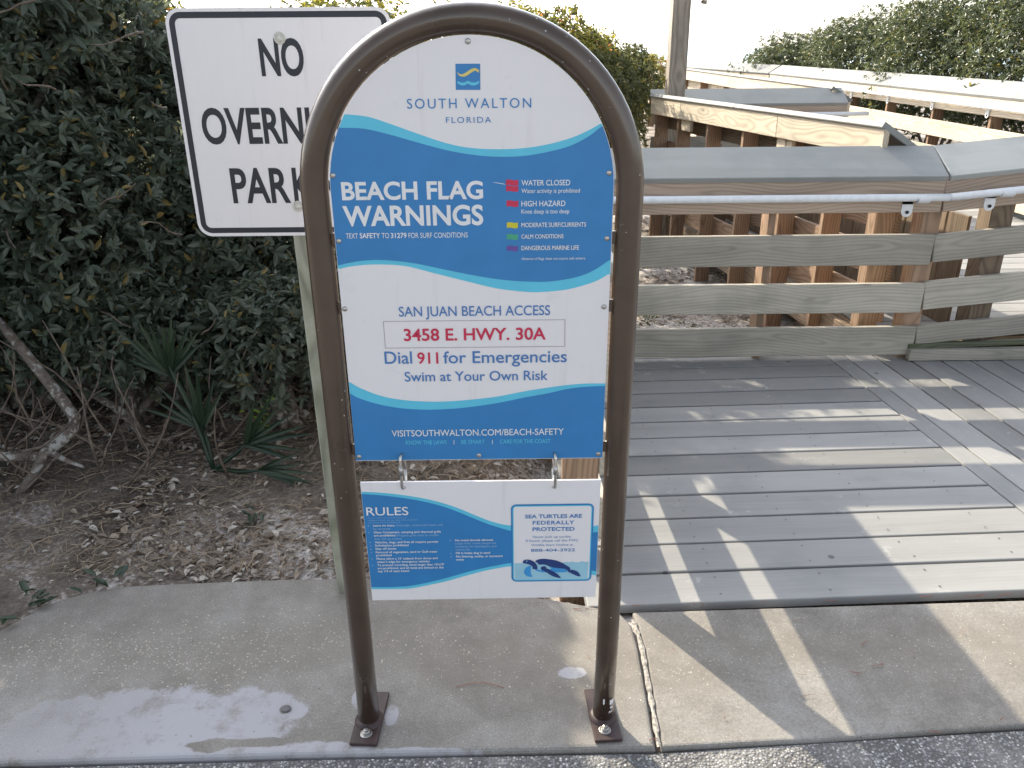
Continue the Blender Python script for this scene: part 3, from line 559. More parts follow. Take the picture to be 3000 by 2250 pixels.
# ================================================================== RAILINGS
def railing(label, p0, p1, n, zb, posts, rails=((.03, .22), (.315, .505), (.62, .81)), fascia=(.945, 1.136), mats=None, handrail=True, brackets=(), ground=-.32,
            post_size=(.045, .14), outer_fascia=False, splices=(), cap_joint=None, group=None, cap=True, pipe_ext=(0, 0)):
    """p0,p1: ends of the line where posts meet rails (x,y); n: unit vector to the walking side; zb: floor heights at both ends"""
    mt = dict(rail='rail', fascia='fascia', post='post', cap='cap'); mt.update(mats or {})
    p0, p1, n = Vector((*p0, 0)), Vector((*p1, 0)), Vector((*n, 0)).normalized(); d = (p1-p0); Ln = d.length; d.normalize()
    zf = lambda t: zb[0]+(zb[1]-zb[0])*t/Ln
    at = lambda t, off, z: p0+d*t+n*off+Vector((0, 0, zf(t)+z))
    rt = root('wooden_railing', at(Ln/2, 0, 0), label, 'railing', group)
    up = Vector((0, 0, 1)); rs = random.Random(int(Ln*1000))
    for (a, b) in rails:
        board('rail', at(0, .02, (a+b)/2+rs.uniform(-.003, .003)), at(Ln, .02, (a+b)/2+rs.uniform(-.003, .003)), up, .038, b-a, M[mt['rail']], rt)
    a, b = fascia
    board('fascia_board', at(0, .02, (a+b)/2), at(Ln, .02, (a+b)/2), up, .038, b-a, M[mt['fascia']], rt)
    if outer_fascia:
        js = [0]+[s for s in splices]+[Ln]
        for i in range(len(js)-1):
            board('fascia_board', at(js[i]+.002, -.162, 1.195), at(js[i+1]-.002, -.162, 1.195), up, .038, .19, M['fresh'], rt)
        for s in splices:
            board('splice_block', at(s-.18, -.122, 1.06), at(s+.05, -.122, 1.06), up, .036, .14, M['fresh'], rt)
    for t, w in posts:
        board('post', at(t, -.07, ground-zf(t)), at(t, -.07, 1.10), d, post_size[1], w, M[mt['post']], rt)
    if cap:
        th = R(31); cl = .29; low = n*.045; dirv = -n*math.cos(th)+up*math.sin(th)
        cz = n*math.sin(th)+up*math.cos(th)
        js = [0]+list(cap_joint or [])+[Ln]
        for i in range(len(js)-1):
            o = board('cap_board', at(js[i]+.0015, .045, 1.128)+dirv*cl/2+cz*.019, at(js[i+1]-.0015, .045, 1.128)+dirv*cl/2+cz*.019, dirv, .038, cl, M[mt['cap']], rt)
    if handrail:
        pts = [at(-pipe_ext[0]+(Ln+pipe_ext[0]+pipe_ext[1])*k/8, .105, 1.045) for k in range(9)]
        hr = tube('handrail', pts, .0225, M['pipe'], rt, 16)
        for t in brackets:
            c = at(t, .105, 1.045); vs, fs = [], []
            # strap half round under the pipe
            prof = [(math.cos(math.radians(q))*.0275, math.sin(math.radians(q))*.0275) for q in range(180, 361, 15)]
            def wp(s, o_, z): return c+d*s+n*o_+Vector((0, 0, z))
            for s in (-.034, .034):
                for (o_, z) in prof: vs.append(wp(s, o_, z))
            m_ = len(prof); fs += [(k, k+1, m_+k+1, m_+k) for k in range(m_-1)]
            b0 = len(vs)   # arm back to the board and the round-ended tab with its bolt hole
            for s in (-.085, -.02):
                for (o_, z) in ((-.0275, -.002), (-.066, -.012), (-.066, -.05)): vs.append(wp(s, o_, z))
            fs += [(b0, b0+1, b0+4, b0+3), (b0+1, b0+2, b0+5, b0+4)]
            b0 = len(vs); ring = [wp(-.052+.033*math.cos(q), -.060, -.092+.033*math.sin(q)) for q in [math.pi+math.pi*k/10 for k in range(11)]]
            ring += [wp(-.019, -.060, -.050), wp(-.085, -.060, -.050)]
            vs += ring; fs.append(tuple(range(b0, b0+len(ring))))
            br = mesh('bracket', vs, fs, M['pipe'], hr, False, c)
            br.modifiers.new('s', 'SOLIDIFY').thickness = .006
            cc = wp(-.052, -.056, -.096)
            tube('bolt', [cc, cc+n*.006], .010, M['hole_shade'], br, 10)  # dark disc paints the shade inside the bolt hole
    return rt
railing('weathered wooden railing with white pipe handrail straight across the back of the deck', (.30, 2.99), (2.695, 2.99), (0, -1), (0, 0), [(.04, .045), (1.40, .045), (2.375, .11)], brackets=(2.24,), pipe_ext=(0, 0))
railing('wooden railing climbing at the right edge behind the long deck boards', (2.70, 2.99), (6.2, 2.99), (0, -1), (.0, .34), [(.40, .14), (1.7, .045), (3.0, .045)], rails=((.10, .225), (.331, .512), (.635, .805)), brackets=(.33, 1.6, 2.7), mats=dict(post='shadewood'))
railing('wooden railing along the left edge of the deck hidden behind the beach sign', (.425, .86), (.348, 2.94), (1, .02), (0, 0), [(.022, .045), (1.28, .045), (2.05, .045)], rails=((.06, .247), (.357, .537), (.658, .87)), fascia=(.86, 1.115), handrail=False, mats=dict(post='post'))
SP0, SP1 = Vector((2.55, 3.18)), Vector((1.87, 7.35)); sd_ = (SP1-SP0).normalized(); sn = Vector((sd_.y, -sd_.x))
railing('raised boardwalk railing with pale sunlit pine fascia running away from the deck corner', SP0, SP1, sn, (.14, .10),
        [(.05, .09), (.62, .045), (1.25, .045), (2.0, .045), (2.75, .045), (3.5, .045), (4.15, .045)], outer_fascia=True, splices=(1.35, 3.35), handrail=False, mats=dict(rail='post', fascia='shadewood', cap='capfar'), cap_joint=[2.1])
railing('grey capped railing with short white handrail crossing behind the raised railing', (1.75, 7.56), (3.95, 7.62), (0, -1), (.12, .12), [(.2, .045), (1.2, .045), (2.1, .09)], handrail=True, brackets=(.6, 1.9), pipe_ext=(-.1, .22))
F2a, F2b = Vector((4.0, 7.72)), Vector((3.60, 19.5)); fd = (F2b-F2a).normalized()
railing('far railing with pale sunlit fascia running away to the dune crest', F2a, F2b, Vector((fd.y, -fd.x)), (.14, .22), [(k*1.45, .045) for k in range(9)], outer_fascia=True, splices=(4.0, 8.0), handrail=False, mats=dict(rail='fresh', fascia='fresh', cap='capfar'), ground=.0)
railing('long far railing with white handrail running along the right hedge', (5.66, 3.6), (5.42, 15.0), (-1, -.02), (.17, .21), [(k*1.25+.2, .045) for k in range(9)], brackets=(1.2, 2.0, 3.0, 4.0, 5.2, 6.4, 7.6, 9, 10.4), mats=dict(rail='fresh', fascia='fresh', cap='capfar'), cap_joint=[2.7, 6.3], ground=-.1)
railing('farthest railing bending left along the dune crest under the sky', (5.41, 15.03), (3.9, 24.5), (-.987, -.16), (.21, .26), [(k*1.6, .045) for k in range(6)], brackets=(2, 4, 6), mats=dict(rail='fresh', fascia='fresh', cap='capfar'), ground=.0)
# sloping board that ties the raised railing down to the near one
q = root('kick_board', (3.6, 2.93, 0), 'low dark timber lying on the deck under the right railing', 'timber')
board('beam', (2.66, 2.935, .040), (6.2, 2.935, .040), (0, 0, 1), .05, .075, M['rail'], q)
board('strip', (2.66, 2.955, .088), (6.2, 2.955, .20), (0, 0, 1), .03, .035, M['mossy'], q)
# joists and piles under the raised walk, seen through the railing
q = root('boardwalk_substructure', (3.2, 5, -.3), 'dark brown joists and piles under the raised boardwalk', 'timber frame')
for k, (x, y) in enumerate([(2.75, 3.75), (2.62, 4.5), (2.9, 5.2), (2.4, 5.9), (3.4, 4.1), (3.2, 6.4), (2.2, 6.7), (3.9, 5.3)]):
    board('pile', (x, y, -.35), (x, y, .09), (1, 0, 0), .14, .14, M['post'] if k % 2 else M['shadewood'], q)
for (a, c) in (((2.5, 3.2), (1.95, 7.4)), ((3.1, 3.2), (2.8, 7.4)), ((4.2, 3.2), (4.0, 7.4))):
    board('joist', (*a, -.02), (*c, -.02), (0, 0, 1), .04, .19, M['shadewood'], q)
for k in range(20):     # dark boards added to stand in for shade under the raised walk
    a_ = Vector((3.02, 3.30, -.33)).lerp(Vector((2.45, 7.3, -.33)), k/19); board('shade_backing', a_, a_+Vector((0, 0, 1.20+.02*math.sin(k*1.7))), (.99, .14, 0), .20, .022, M['shadewood'], q)
# tall post
tp = root('tall_post', (1.97, 7.36, -.3), 'tall square timber post rising above the boardwalk against the sky', 'post')
board('shaft', (1.965, 7.38, -.35), (1.945, 7.38, 3.5), (1, 0, 0), .19, .185, M['tallpost'], tp, .006)
vs, fs = tube_geo([(2.02, 7.36, 2.62), (2.20, 7.30, 2.60), (2.215, 7.30, 2.45), (2.20, 7.28, 2.36)], .012, 10)
fit = mesh('pipe_arm', vs, fs, M['steel'], tp, True, (2.02, 7.36, 2.62))
tube('fitting', [(2.20, 7.28, 2.37), (2.165, 7.25, 2.285)], [.018, .034], M['steel'], fit, 14)

# ================================================================== BEACH SIGN
HR, ZS, RT = .3550, 1.577, .0312
bs_ = root('beach_information_sign', (0, 0, 0), 'tall arched brown tube frame holding a blue and white beach flag warnings panel', 'sign')
pts = [(-.352, 0, .012)]+[(-.352-(HR-.352)*k/6, 0, .012+(ZS-.012)*k/6) for k in range(1, 6)]
pts += [(HR*math.cos(math.pi-math.pi*k/40), 0, ZS+HR*math.sin(math.pi*k/40)) for k in range(41)]
pts += [(HR-(HR-.352)*(6-k)/6*0, 0, ZS-(ZS-.012)*k/6) for k in range(1, 6)]+[(.352, 0, .012)]
frame = tube('tube_frame', pts, RT, M['tube'], bs_, 28)
for sx, rot in ((-1, R(-3.0)), (1, R(2.0))):
    bm = box_bm(.081, .205, .011, .002); me = bpy.data.meshes.new('base_plate'); bm.to_mesh(me); bm.free()
    bp = link('base_plate', me, M['plate'], bs_); m = Matrix.Rotation(rot if sx < 0 else R(3.5), 4, 'Z'); m.translation = Vector((sx*.3525+.001, .011, .0065)); world_at(bp, m)
    c = (sx*.3525, -.055, .012)
    bo = disc_stack('bolt', c, [(.018, 0), (.018, .002), (.0165, .003), (.011, .003), (.011, .010), (.009, .012), (.0065, .012), (.0065, .017), (.004, .018)], M['bolt'], bs_, 14, 'z', False)
    disc_stack('weld_ring', (sx*.352, 0, .012), [(.043, 0), (.040, .006), (.034, .011), (.030, .013)], M['plate'], bs_, 24, 'z')
# torn sticker on the right leg
vs, fs = [], []
for (a0, a1, z0, z1) in ((-62, -34, .082, .100), (-58, -40, .066, .074), (-66, -44, .052, .057), (-100, -92, .088, .108)):
    b0 = len(vs); st = 6
    for i in range(st+1):
        a = R(a0+(a1-a0)*i/st); rr = RT+.0009; jag = .004*math.sin(i*2.3+z0*90)
        vs += [(.352+rr*math.cos(a), rr*math.sin(a), z0+jag), (.352+rr*math.cos(a), rr*math.sin(a), z1+jag*.6)]
    fs += [(b0+2*i, b0+2*i+2, b0+2*i+3, b0+2*i+1) for i in range(st)]
tag(mesh('torn_sticker', vs, fs, M['ink_white'], bs_, True, (.352, 0, .08)), 'torn white sticker scraps near the foot of the right leg')

YU, ZB, PX, PR, PZ = -.016, .9015, .3165, .3165, 1.583
arc = [(PX*math.cos(math.pi*k/48), PZ+PR*math.sin(math.pi*k/48)) for k in range(49)]
out = [(PX-.001, ZB)]+arc+[(-PX+.001, ZB)]
pos = (0, YU, 1.3)
up_panel = tag(poly_solid('panel', out, YU, YU+.005, M['panel'], bs_, pos), 'arched white panel with wavy blue bands and safety text')
def edge_x(z):
    e = PX if z < PZ else math.sqrt(max(0, PR**2-(z-PZ)**2))
    return e-.0012
def smooth_curve(pts, per=6):
    o = []
    for i in range(len(pts)-1):
        p0, p1, p2, p3 = pts[max(0, i-1)], pts[i], pts[i+1], pts[min(len(pts)-1, i+2)]
        for k in range(per):
            t = k/per
            o.append(tuple(.5*((2*p1[j])+(-p0[j]+p2[j])*t+(2*p0[j]-5*p1[j]+4*p2[j]-p3[j])*t*t+(-p0[j]+3*p1[j]-3*p2[j]+p3[j])*t**3) for j in (0, 1)))
    o.append(tuple(pts[-1])); return o
def fit_ends(c, lx, rx):
    c = [p for p in c if lx(p[1])+.002 < p[0] < rx(p[1])-.002]
    return [(lx(c[0][1]), c[0][1])]+c+[(rx(c[-1][1]), c[-1][1])]
def band(top, bot, y, col, parent, pos, lx, rx):
    t = fit_ends(smooth_curve(top), lx, rx); b = fit_ends(smooth_curve(bot), lx, rx) if bot else None
    zl0, zl1 = t[0][1], b[0][1]; zr0, zr1 = t[-1][1], b[-1][1]
    right = [(rx(zr0+(zr1-zr0)*k/12), zr0+(zr1-zr0)*k/12) for k in range(1, 12)]
    left = [(lx(zl1+(zl0-zl1)*k/12), zl1+(zl0-zl1)*k/12) for k in range(1, 12)]
    return poly_flat('wave_band', t+right+b[::-1]+left, y, M['ink_'+col], parent, pos)
UL, UR = (lambda z: -edge_x(z)), (lambda z: edge_x(z))
band(W1T, W2B, YU-.0004, 'cyan', up_panel, pos, UL, UR)
band(W1B, W2T, YU-.0008, 'blue', up_panel, pos, UL, UR)
flat_bot = [(-.30, ZB+.0015), (-.1, ZB+.0015), (.1, ZB+.0015), (.30, ZB+.0015)]
band(W3T, flat_bot, YU-.0004, 'cyan', up_panel, pos, UL, UR)
band(W3B, [(x, z) for x, z in flat_bot], YU-.0008, 'blue', up_panel, pos, UL, UR)
put_text(TXT_U, YU-.0013, up_panel, pos)
for col, pl in FLAGS:
    (x0, z0), (x1, z1), (x2, z2), (x3, z3) = pl; n_ = 10; wv = lambda t: .0011*math.sin(t*2*math.pi)
    top = [(x0+(x1-x0)*k/n_, z0+(z1-z0)*k/n_+wv(k/n_)) for k in range(n_+1)]; bot = [(x3+(x2-x3)*k/n_, z3+(z2-z3)*k/n_+wv(k/n_)) for k in range(n_+1)]
    poly_flat('flag_symbol', top+bot[::-1], YU-.0013, M['ink_'+col], up_panel, pos)
lg = poly_flat('logo', LOGO, YU-.0006, M['ink_blue'], up_panel, pos)
for pr, col in (LOGOY, 'gold'), (LOGOC, 'cyan'):
    poly_flat('logo_wave', smooth_curve(pr[0], 4)+smooth_curve(pr[1], 4)[::-1], YU-.0011, M['ink_'+col], up_panel, pos)
sc_ = [(.0445, 1.5985), (.052, 1.5972), (.060, 1.5955), (.072, 1.5935), (.074, 1.5930), (.071, 1.5950), (.060, 1.5968), (.050, 1.5984)]
poly_flat('scuff_mark', sc_, YU-.0013, M['ink_white'], up_panel, pos)
# thin outlined address box
vs, fs = [], []
for i in range(4):
    a, b = Vector((BOX[i][0], 0, BOX[i][1])), Vector((BOX[(i+1) % 4][0], 0, BOX[(i+1) % 4][1])); d_ = (b-a); nn = Vector((-d_.z, 0, d_.x)).normalized()*.0006
    b0 = len(vs); off = Vector((0, YU-.0008-.0001*i, 0)); vs += [a+nn+off, b+nn+off, b-nn+off, a-nn+off]; fs.append((b0, b0+1, b0+2, b0+3))
mesh('box_outline', vs, fs, M['ink_grey'], up_panel, False, pos)
for (x, z) in BARS: poly_flat('divider', [(x-.0007, z-.0064), (x+.0007, z-.0064), (x+.0007, z+.0064), (x-.0007, z+.0064)], YU-.0013, M['ink_white'], up_panel, pos)
for (x, z) in SCREWS:
    x = max(-.3085, min(.3085, x))
    s_ = disc_stack('screw', (x, YU, z), [(.0062, 0), (.0062, .0012), (.0056, .0024), (.004, .0034), (.0018, .0038)], M['bolt'], up_panel, 16, 'y')
# brackets behind that hold the panel to the tube
for (x, z) in ((-.312, 1.47), (.312, 1.47), (-.312, 1.307), (.312, 1.307), (-.312, .93), (.312, .93)):
    board('mounting_tab', (x-.016, -.006, z), (x+.016, -.006, z), (0, 0, 1), .006, .03, M['tube'], bs_, .001)

# hanging rules panel
YL = -.022
LP = [(-.3093, .8415), (.3135, .8405), (.3118, .4702), (-.3052, .4680)]
rp = root('rules_panel', (0, YL, .84), 'rectangular white and blue rules panel with a sea turtle box hanging under the arched panel', 'sign')
pos2 = (0, YL, .65)
rpan = poly_solid('panel', [LP[1], LP[0], LP[3], LP[2]], YL, YL+.005, M['panel'], rp, pos2)
LL = lambda z: LP[3][0]+(LP[0][0]-LP[3][0])*(z-LP[3][1])/(LP[0][1]-LP[3][1])+.0008
RR_ = lambda z: LP[2][0]+(LP[1][0]-LP[2][0])*(z-LP[2][1])/(LP[1][1]-LP[2][1])-.0008
band(R1T, R2B, YL-.0004, 'cyan', rpan, pos2, LL, RR_)
band(R1B, R2T, YL-.0008, 'blue', rpan, pos2, LL, RR_)
def rrect(q, r, ins, n=6):
    (x0, z1), (x1, z1b), (x2, z0), (x3, z0b) = q
    xl, xr, zt, zb_ = (x0+x3)/2+ins, (x1+x2)/2-ins, (z1+z1b)/2-ins, (z0+z0b)/2+ins; r = max(.002, r-ins); o = []
    for cx, cz, a0 in ((xr-r, zt-r, 0), (xl+r, zt-r, 90), (xl+r, zb_+r, 180), (xr-r, zb_+r, 270)):
        for k in range(n+1):
            a = R(a0+90*k/n); o.append((cx+r*math.cos(a), cz+r*math.sin(a)))
    return o
bx_ = poly_flat('notice_box', rrect(RBOX, .014, 0), YL-.0012, M['ink_blue'], rpan, pos2)
poly_flat('box_border', rrect(RBOX, .014, .0042), YL-.0015, M['ink_cyan'], rpan, pos2)
poly_flat('box_face', rrect(RBOX, .014, .0068), YL-.0018, M['panel'], rpan, pos2)
for i, (k, col) in enumerate((('water', 'sky'), ('belly', 'mid'), ('rear', 'mid'), ('neck', 'sky'), ('shell', 'navy'), ('head', 'navy'), ('hind', 'navy'), ('flip', 'navy'), ('eye', 'sky'))):
    pts = TURT[k]; pts = pts if k in ('water', 'eye') else smooth_curve(pts+[pts[0]], 3)[:-1]
    poly_flat('turtle_emblem' if k != 'water' else 'emblem_water', pts, YL-.0021-.0002*i, M['ink_'+col], rpan, pos2)
put_text(TXT_L, YL-.0024, rpan, pos2, merge=lambda i: 0 if 4 <= i < 28 else (-1 if 0 < i < 4 else i))
vs, fs = [], []
for (x, z) in BUL:
    b0 = len(vs); vs += [(x+.0012*math.cos(k*math.pi/3), YL-.0024, z+.0012*math.sin(k*math.pi/3)) for k in range(6)]; fs.append(tuple(range(b0, b0+6)))
mesh('bullets', vs, fs, M['ink_white'], rpan, False, pos2)
# two quick links
for i, ((x0, z0), (x1, z1)) in enumerate(LINKS):
    ql = root('chain_link', ((x0+x1)/2, -.02, (z0+z1)/2), ['steel oval link joining the two panels at the left', 'steel oval link joining the two panels at the right'][i], 'link', 'links holding up the rules panel')
    hh = (z0-z1)/2+.004; yc = -.0215; hw = .0125; loop = []
    for k in range(33):
        a = 2*math.pi*k/32; sgn = math.copysign(1, math.sin(a)) if abs(math.sin(a)) > 1e-6 else 0
        loop.append(((x0+x1)/2+(x0-x1)/2*math.sin(a)+(.004 if i == 0 else -.002)*math.cos(a), yc+hw*math.cos(a), (z0+z1)/2+(hh-hw)*sgn+hw*math.sin(a)))
    lk = tube('link', loop, .0040, M['steel'], ql, 10)
    zc = (z0+z1)/2; xf = (x0+x1)/2-(.004 if i == 0 else -.002)
    tube('lock_nut', [(xf, yc-hw, zc-.004), (xf, yc-hw, zc+.020)], .0062, M['bolt'], ql, 6)

# ================================================================== NO PARKING SIGN
YS, SCX, SX, SZ0, SZ1 = .618, -.552, .3125, 1.346, 1.981
ns = root('no_parking_sign', (SCX, YS, 0), 'white square no overnight parking sign with black border on a wooden post behind the arch', 'sign')
def rr2(ins, r, n=8):
    o = []
    for cx, cz, a0 in ((SCX+SX-r, SZ1-r, 0), (SCX-SX+r, SZ1-r, 90), (SCX-SX+r, SZ0+r, 180), (SCX+SX-r, SZ0+r, 270)):
        for k in range(n+1):
            a = R(a0+90*k/n); o.append((cx+(r-ins)*math.cos(a), cz+(r-ins)*math.sin(a)))
    return o
pos3 = (SCX, YS, 1.66)
plate = poly_solid('sign_plate', rr2(0, .042), YS, YS+.003, M['traffic'], ns, pos3)
b_o, b_i = rr2(.010, .042), rr2(.026, .042)
nn = len(b_o); vs = [(x, YS-.0006, z) for x, z in b_o+b_i]; fs = [(k, (k+1) % nn, nn+(k+1) % nn, nn+k) for k in range(nn)]
mesh('border', vs, fs, M['ink_black'], plate, False, pos3)
put_text([NO[0][:6]+(.05,), ('OVERNIGHT', -.8065, -.2975, 1.618, .1005, 'black', .045), ('PAR', -.7455, -.5715, 1.4455, .1035, 'black', .04), ('KING', -.5610, -.3585, 1.4455, .1035, 'black', .045)], YS-.0008, plate, pos3)
for z in (1.9025, 1.4355):
    disc_stack('bolt', (SCX, YS, z), [(.0165, 0), (.0165, .004), (.0145, .005), (.0125, .002), (.0085, .002), (.0085, .008), (.005, .011)], M['washer'], plate, 18, 'y')
board('post', (SCX+.034, YS+.048, -.3), (SCX+.010, YS+.048, 1.95), (1, 0, 0), .089, .089, M['oldpost'], ns, .006)

# ================================================================== PLANTS
def limb_path(a, b, rs, wob=.12, n=8):
    a, b = Vector(a), Vector(b); o = []
    for k in range(n+1):
        t = k/n; p = a.lerp(b, t)
        o.append(p)
    L_ = (b-a).length; ax = [Vector((rs.uniform(-1, 1), rs.uniform(-1, 1), rs.uniform(-.7, .7)))*wob*L_*.6 for _ in range(3)]
    for k in range(1, n):
        t = k/n; o[k] = o[k]+ax[0]*math.sin(t*math.pi)+ax[1]*math.sin(t*2*math.pi)*.6+ax[2]*math.sin(t*4.3*math.pi)*.25*t*(1-t)*3
    return o
def shrub(name, label, base, lobes, nclus, ll, seed, mat='leaf', group=None, per=8, shell=.45, top_mat=None, twigs=10, flat=.5, ragged=.2):
    rs = np.random.RandomState(seed); rr = random.Random(seed)
    rt = root(name, base, label, 'shrub', group)
    vol = np.array([l[3]*l[4]*l[5] for l in lobes])**(2/3); vol /= vol.sum()
    P, D, N, L_, Q, T = [], [], [], [], [], []
    for (cx, cy, cz, rx, ry, rz), w in zip(lobes, vol):
        k = int(nclus*w); d = rand_dirs(rs, k); d[:, 2] = np.where(d[:, 2] < -.55, -d[:, 2], d[:, 2])
        bump = np.array([noise.noise(Vector(x)*2.6+Vector((seed, cx, cy))) + .6*noise.noise(Vector(x)*6+Vector((cx, seed, cy))) for x in d])
        rad = (1-shell*rs.rand(k)**1.6)*(1+ragged*bump)
        c = np.array([cx, cy, cz])+d*rad[:, None]*np.array([rx, ry, rz])
        axis = d+np.array([0, 0, .35])+rs.normal(size=(k, 3))*.45; axis /= np.linalg.norm(axis, axis=1)[:, None]
        csz = .8+.5*rs.rand(k); tone = np.clip(.45+.35*bump+rs.normal(size=k)*.12, 0, 1)
        for j in range(per):
            an = rs.rand(k)*6.283; e1 = np.cross(axis, np.array([.3, .5, .8])); e1 /= np.linalg.norm(e1, axis=1)[:, None]; e2 = np.cross(axis, e1)
            rad_d = e1*np.cos(an)[:, None]+e2*np.sin(an)[:, None]
            mixv = (.25+.5*rs.rand(k))[:, None]
            dd = rad_d*(1-mixv*.6)+axis*mixv+np.array([0, 0, -.22])
            P.append(c+axis*(rs.rand(k)*ll*.9)[:, None]); D.append(dd); N.append(axis+rs.normal(size=(k, 3))*.3)
            L_.append(ll*(.45+.85*rs.rand(k)**1.3)*csz); old = rs.rand(k); Q.append(np.where(old > .965, .97, np.clip(tone*.7+.25*rs.rand(k), 0, .86)))
            T.append(np.full(k, 0.0))
    P = np.concatenate(P); D = np.concatenate(D); N = np.concatenate(N); L_ = np.concatenate(L_); Q = np.concatenate(Q)
    P[:, 2] = np.maximum(P[:, 2], .03)
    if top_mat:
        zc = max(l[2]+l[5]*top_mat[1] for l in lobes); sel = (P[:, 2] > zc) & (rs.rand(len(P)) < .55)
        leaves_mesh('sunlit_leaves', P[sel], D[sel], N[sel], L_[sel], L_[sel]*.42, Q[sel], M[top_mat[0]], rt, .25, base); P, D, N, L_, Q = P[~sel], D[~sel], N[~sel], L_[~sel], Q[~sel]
    leaves_mesh('crown', P, D, N, L_, L_*.40, Q, M[mat], rt, .25, base)
    vs, fs = [], []
    for i in range(twigs):
        l = lobes[i % len(lobes)]; d = Vector(rand_dirs(rs, 1)[0]); d.z = abs(d.z)*.7
        end = Vector((l[0]+d.x*l[3]*.9, l[1]+d.y*l[4]*.9, l[2]+d.z*l[5]*.8)); st = Vector(base)+Vector((rr.uniform(-.15, .15), rr.uniform(-.15, .15), -.02))
        tube_geo(limb_path(st, end, rr, .14), [.028*(1-.85*k/8)+.003 for k in range(9)], 7, True, vs, fs)
    mesh('trunk', vs, fs, M['bark'], rt, True, base)
    return rt
GL, GR = 'evergreen shrubs filling the left side', 'dense shrubs beyond the right railing'
shrub('evergreen_shrub', 'dark leathery shrub filling the upper left corner, leftmost', (-2.75, 2.45, -.02), [(-2.75, 2.35, 1.55, .95, .75, 1.15), (-2.2, 2.15, 1.05, .55, .5, .55), (-3.1, 1.8, 1.1, .7, .6, .7), (-2.35, 2.5, 2.1, .7, .6, .55), (-2.35, 2.2, .62, .6, .5, .42)], 8200, .060, 11, 'leaf', GL, twigs=12)
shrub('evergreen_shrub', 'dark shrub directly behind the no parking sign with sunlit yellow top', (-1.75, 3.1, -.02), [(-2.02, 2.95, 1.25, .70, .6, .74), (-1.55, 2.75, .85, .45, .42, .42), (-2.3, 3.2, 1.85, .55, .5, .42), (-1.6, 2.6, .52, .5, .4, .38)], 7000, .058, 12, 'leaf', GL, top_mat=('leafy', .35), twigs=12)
shrub('evergreen_shrub', 'dark shrub glimpsed between the sign post and the tube frame', (-.95, 3.9, -.02), [(-.95, 3.9, .75, .75, .6, .55), (-.75, 3.4, .55, .5, .45, .4)], 4200, .06, 13, 'leaf', GL, twigs=8)
shrub('evergreen_shrub', 'shrub with sunlit yellow top just above the arch of the beach sign', (-.45, 5.6, 0), [(-.5, 5.5, 1.15, .9, .8, 1.0), (-1.2, 5.0, 1.2, .8, .8, 1.1), (.1, 5.9, 1.15, .7, .7, 1.0)], 4600, .06, 14, 'leaf3', GL, top_mat=('leafy', .5), twigs=8)
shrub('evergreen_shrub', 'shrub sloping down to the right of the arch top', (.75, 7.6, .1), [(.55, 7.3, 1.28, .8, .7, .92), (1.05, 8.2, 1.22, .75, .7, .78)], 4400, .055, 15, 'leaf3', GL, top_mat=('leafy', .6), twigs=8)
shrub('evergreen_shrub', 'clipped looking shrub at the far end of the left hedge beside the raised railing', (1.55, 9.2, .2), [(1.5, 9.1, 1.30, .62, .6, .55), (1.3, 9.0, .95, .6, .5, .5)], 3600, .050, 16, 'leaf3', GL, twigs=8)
GT = 'shrubs added behind the left hedge to block the sky'  # second row added to keep bright horizon out from under the crowns
for i, (x, y, h, w, lb) in enumerate([(-3.6, 4.2, 1.25, 1.1, 'added sky-blocking shrub behind the dead branch'), (-2.2, 4.6, 1.1, 1.0, 'added sky-blocking shrub behind the palmetto'), (-3.0, 6.4, 1.6, 1.3, 'tallest added sky-blocking shrub far behind the no parking sign'), (-4.6, 2.6, 1.7, 1.0, 'added sky-blocking shrub cut by the left edge of the picture'), (-1.4, 6.6, 1.1, 1.0, 'added sky-blocking shrub behind the arch of the beach sign')]):
    shrub('sky_block_shrub', lb, (x, y, 0), [(x, y, h*.55, w, w*.8, h*.75), (x+.4, y-.2, h*.4, w*.7, w*.6, h*.5)], 1900, .075, 30+i, 'leaf', GT, twigs=5)
for i, (x, y, h, r_, lb) in enumerate([(6.75, 6.6, 2.75, 1.0, 'glossy dune oak filling the upper right corner'), (6.85, 8.7, 2.75, 1.1, 'second glossy dune oak from the right edge behind the white handrail'), (6.75, 11.0, 2.6, 1.15, 'middle dune oak of the right hedge with rounded top'), (6.7, 13.6, 2.35, 1.2, 'dune oak before last in the right hedge'), (6.35, 16.4, 2.05, 1.15, 'lowest dune oak at the far left end of the right hedge')]):
    shrub('dune_oak_shrub', lb, (x, y, .1), [(x, y, h*.52, r_, r_*1.05, h*.50), (x-.35, y-.5, h*.45, r_*.75, r_*.8, h*.45), (x-.1, y+.7, h*.55, r_*.8, r_*.8, h*.42)], 3800, .062, 50+i, 'leaf2', GR, twigs=6, ragged=.28)
shrub('dune_oak_shrub', 'tiny sunlit yellow green bush showing over the railing right of the tall post', (3.2, 16.5, .5), [(3.2, 16.5, 1.2, .55, .5, .5)], 500, .06, 66, 'leafy', GR, twigs=4)

GU = 'low shrubs in the dark understory'
for i, (x, y, z, rx, rz, lb) in enumerate([(-2.55, 2.75, .42, .7, .5, 'low dark shrub in the understory behind the crooked branch'), (-1.75, 2.55, .40, .6, .42, 'low dark shrub in the understory right behind the palmetto'), (-1.05, 2.75, .36, .6, .42, 'low dark shrub in the understory just left of the sign post'), (-3.0, 2.0, .5, .6, .5, 'low dark shrub at the left picture edge under the crown'), (-1.95, 2.15, .48, .5, .36, 'low hanging dark shrub between the crooked branch and the palmetto'), (-1.15, 2.2, .40, .42, .34, 'low hanging dark shrub right of the palmetto')]):
    shrub('understory_shrub', lb, (x, y, -.02), [(x, y, z, rx, .38, rz)], 1500, .055, 80+i, 'leaf', GU, twigs=8, shell=.8)

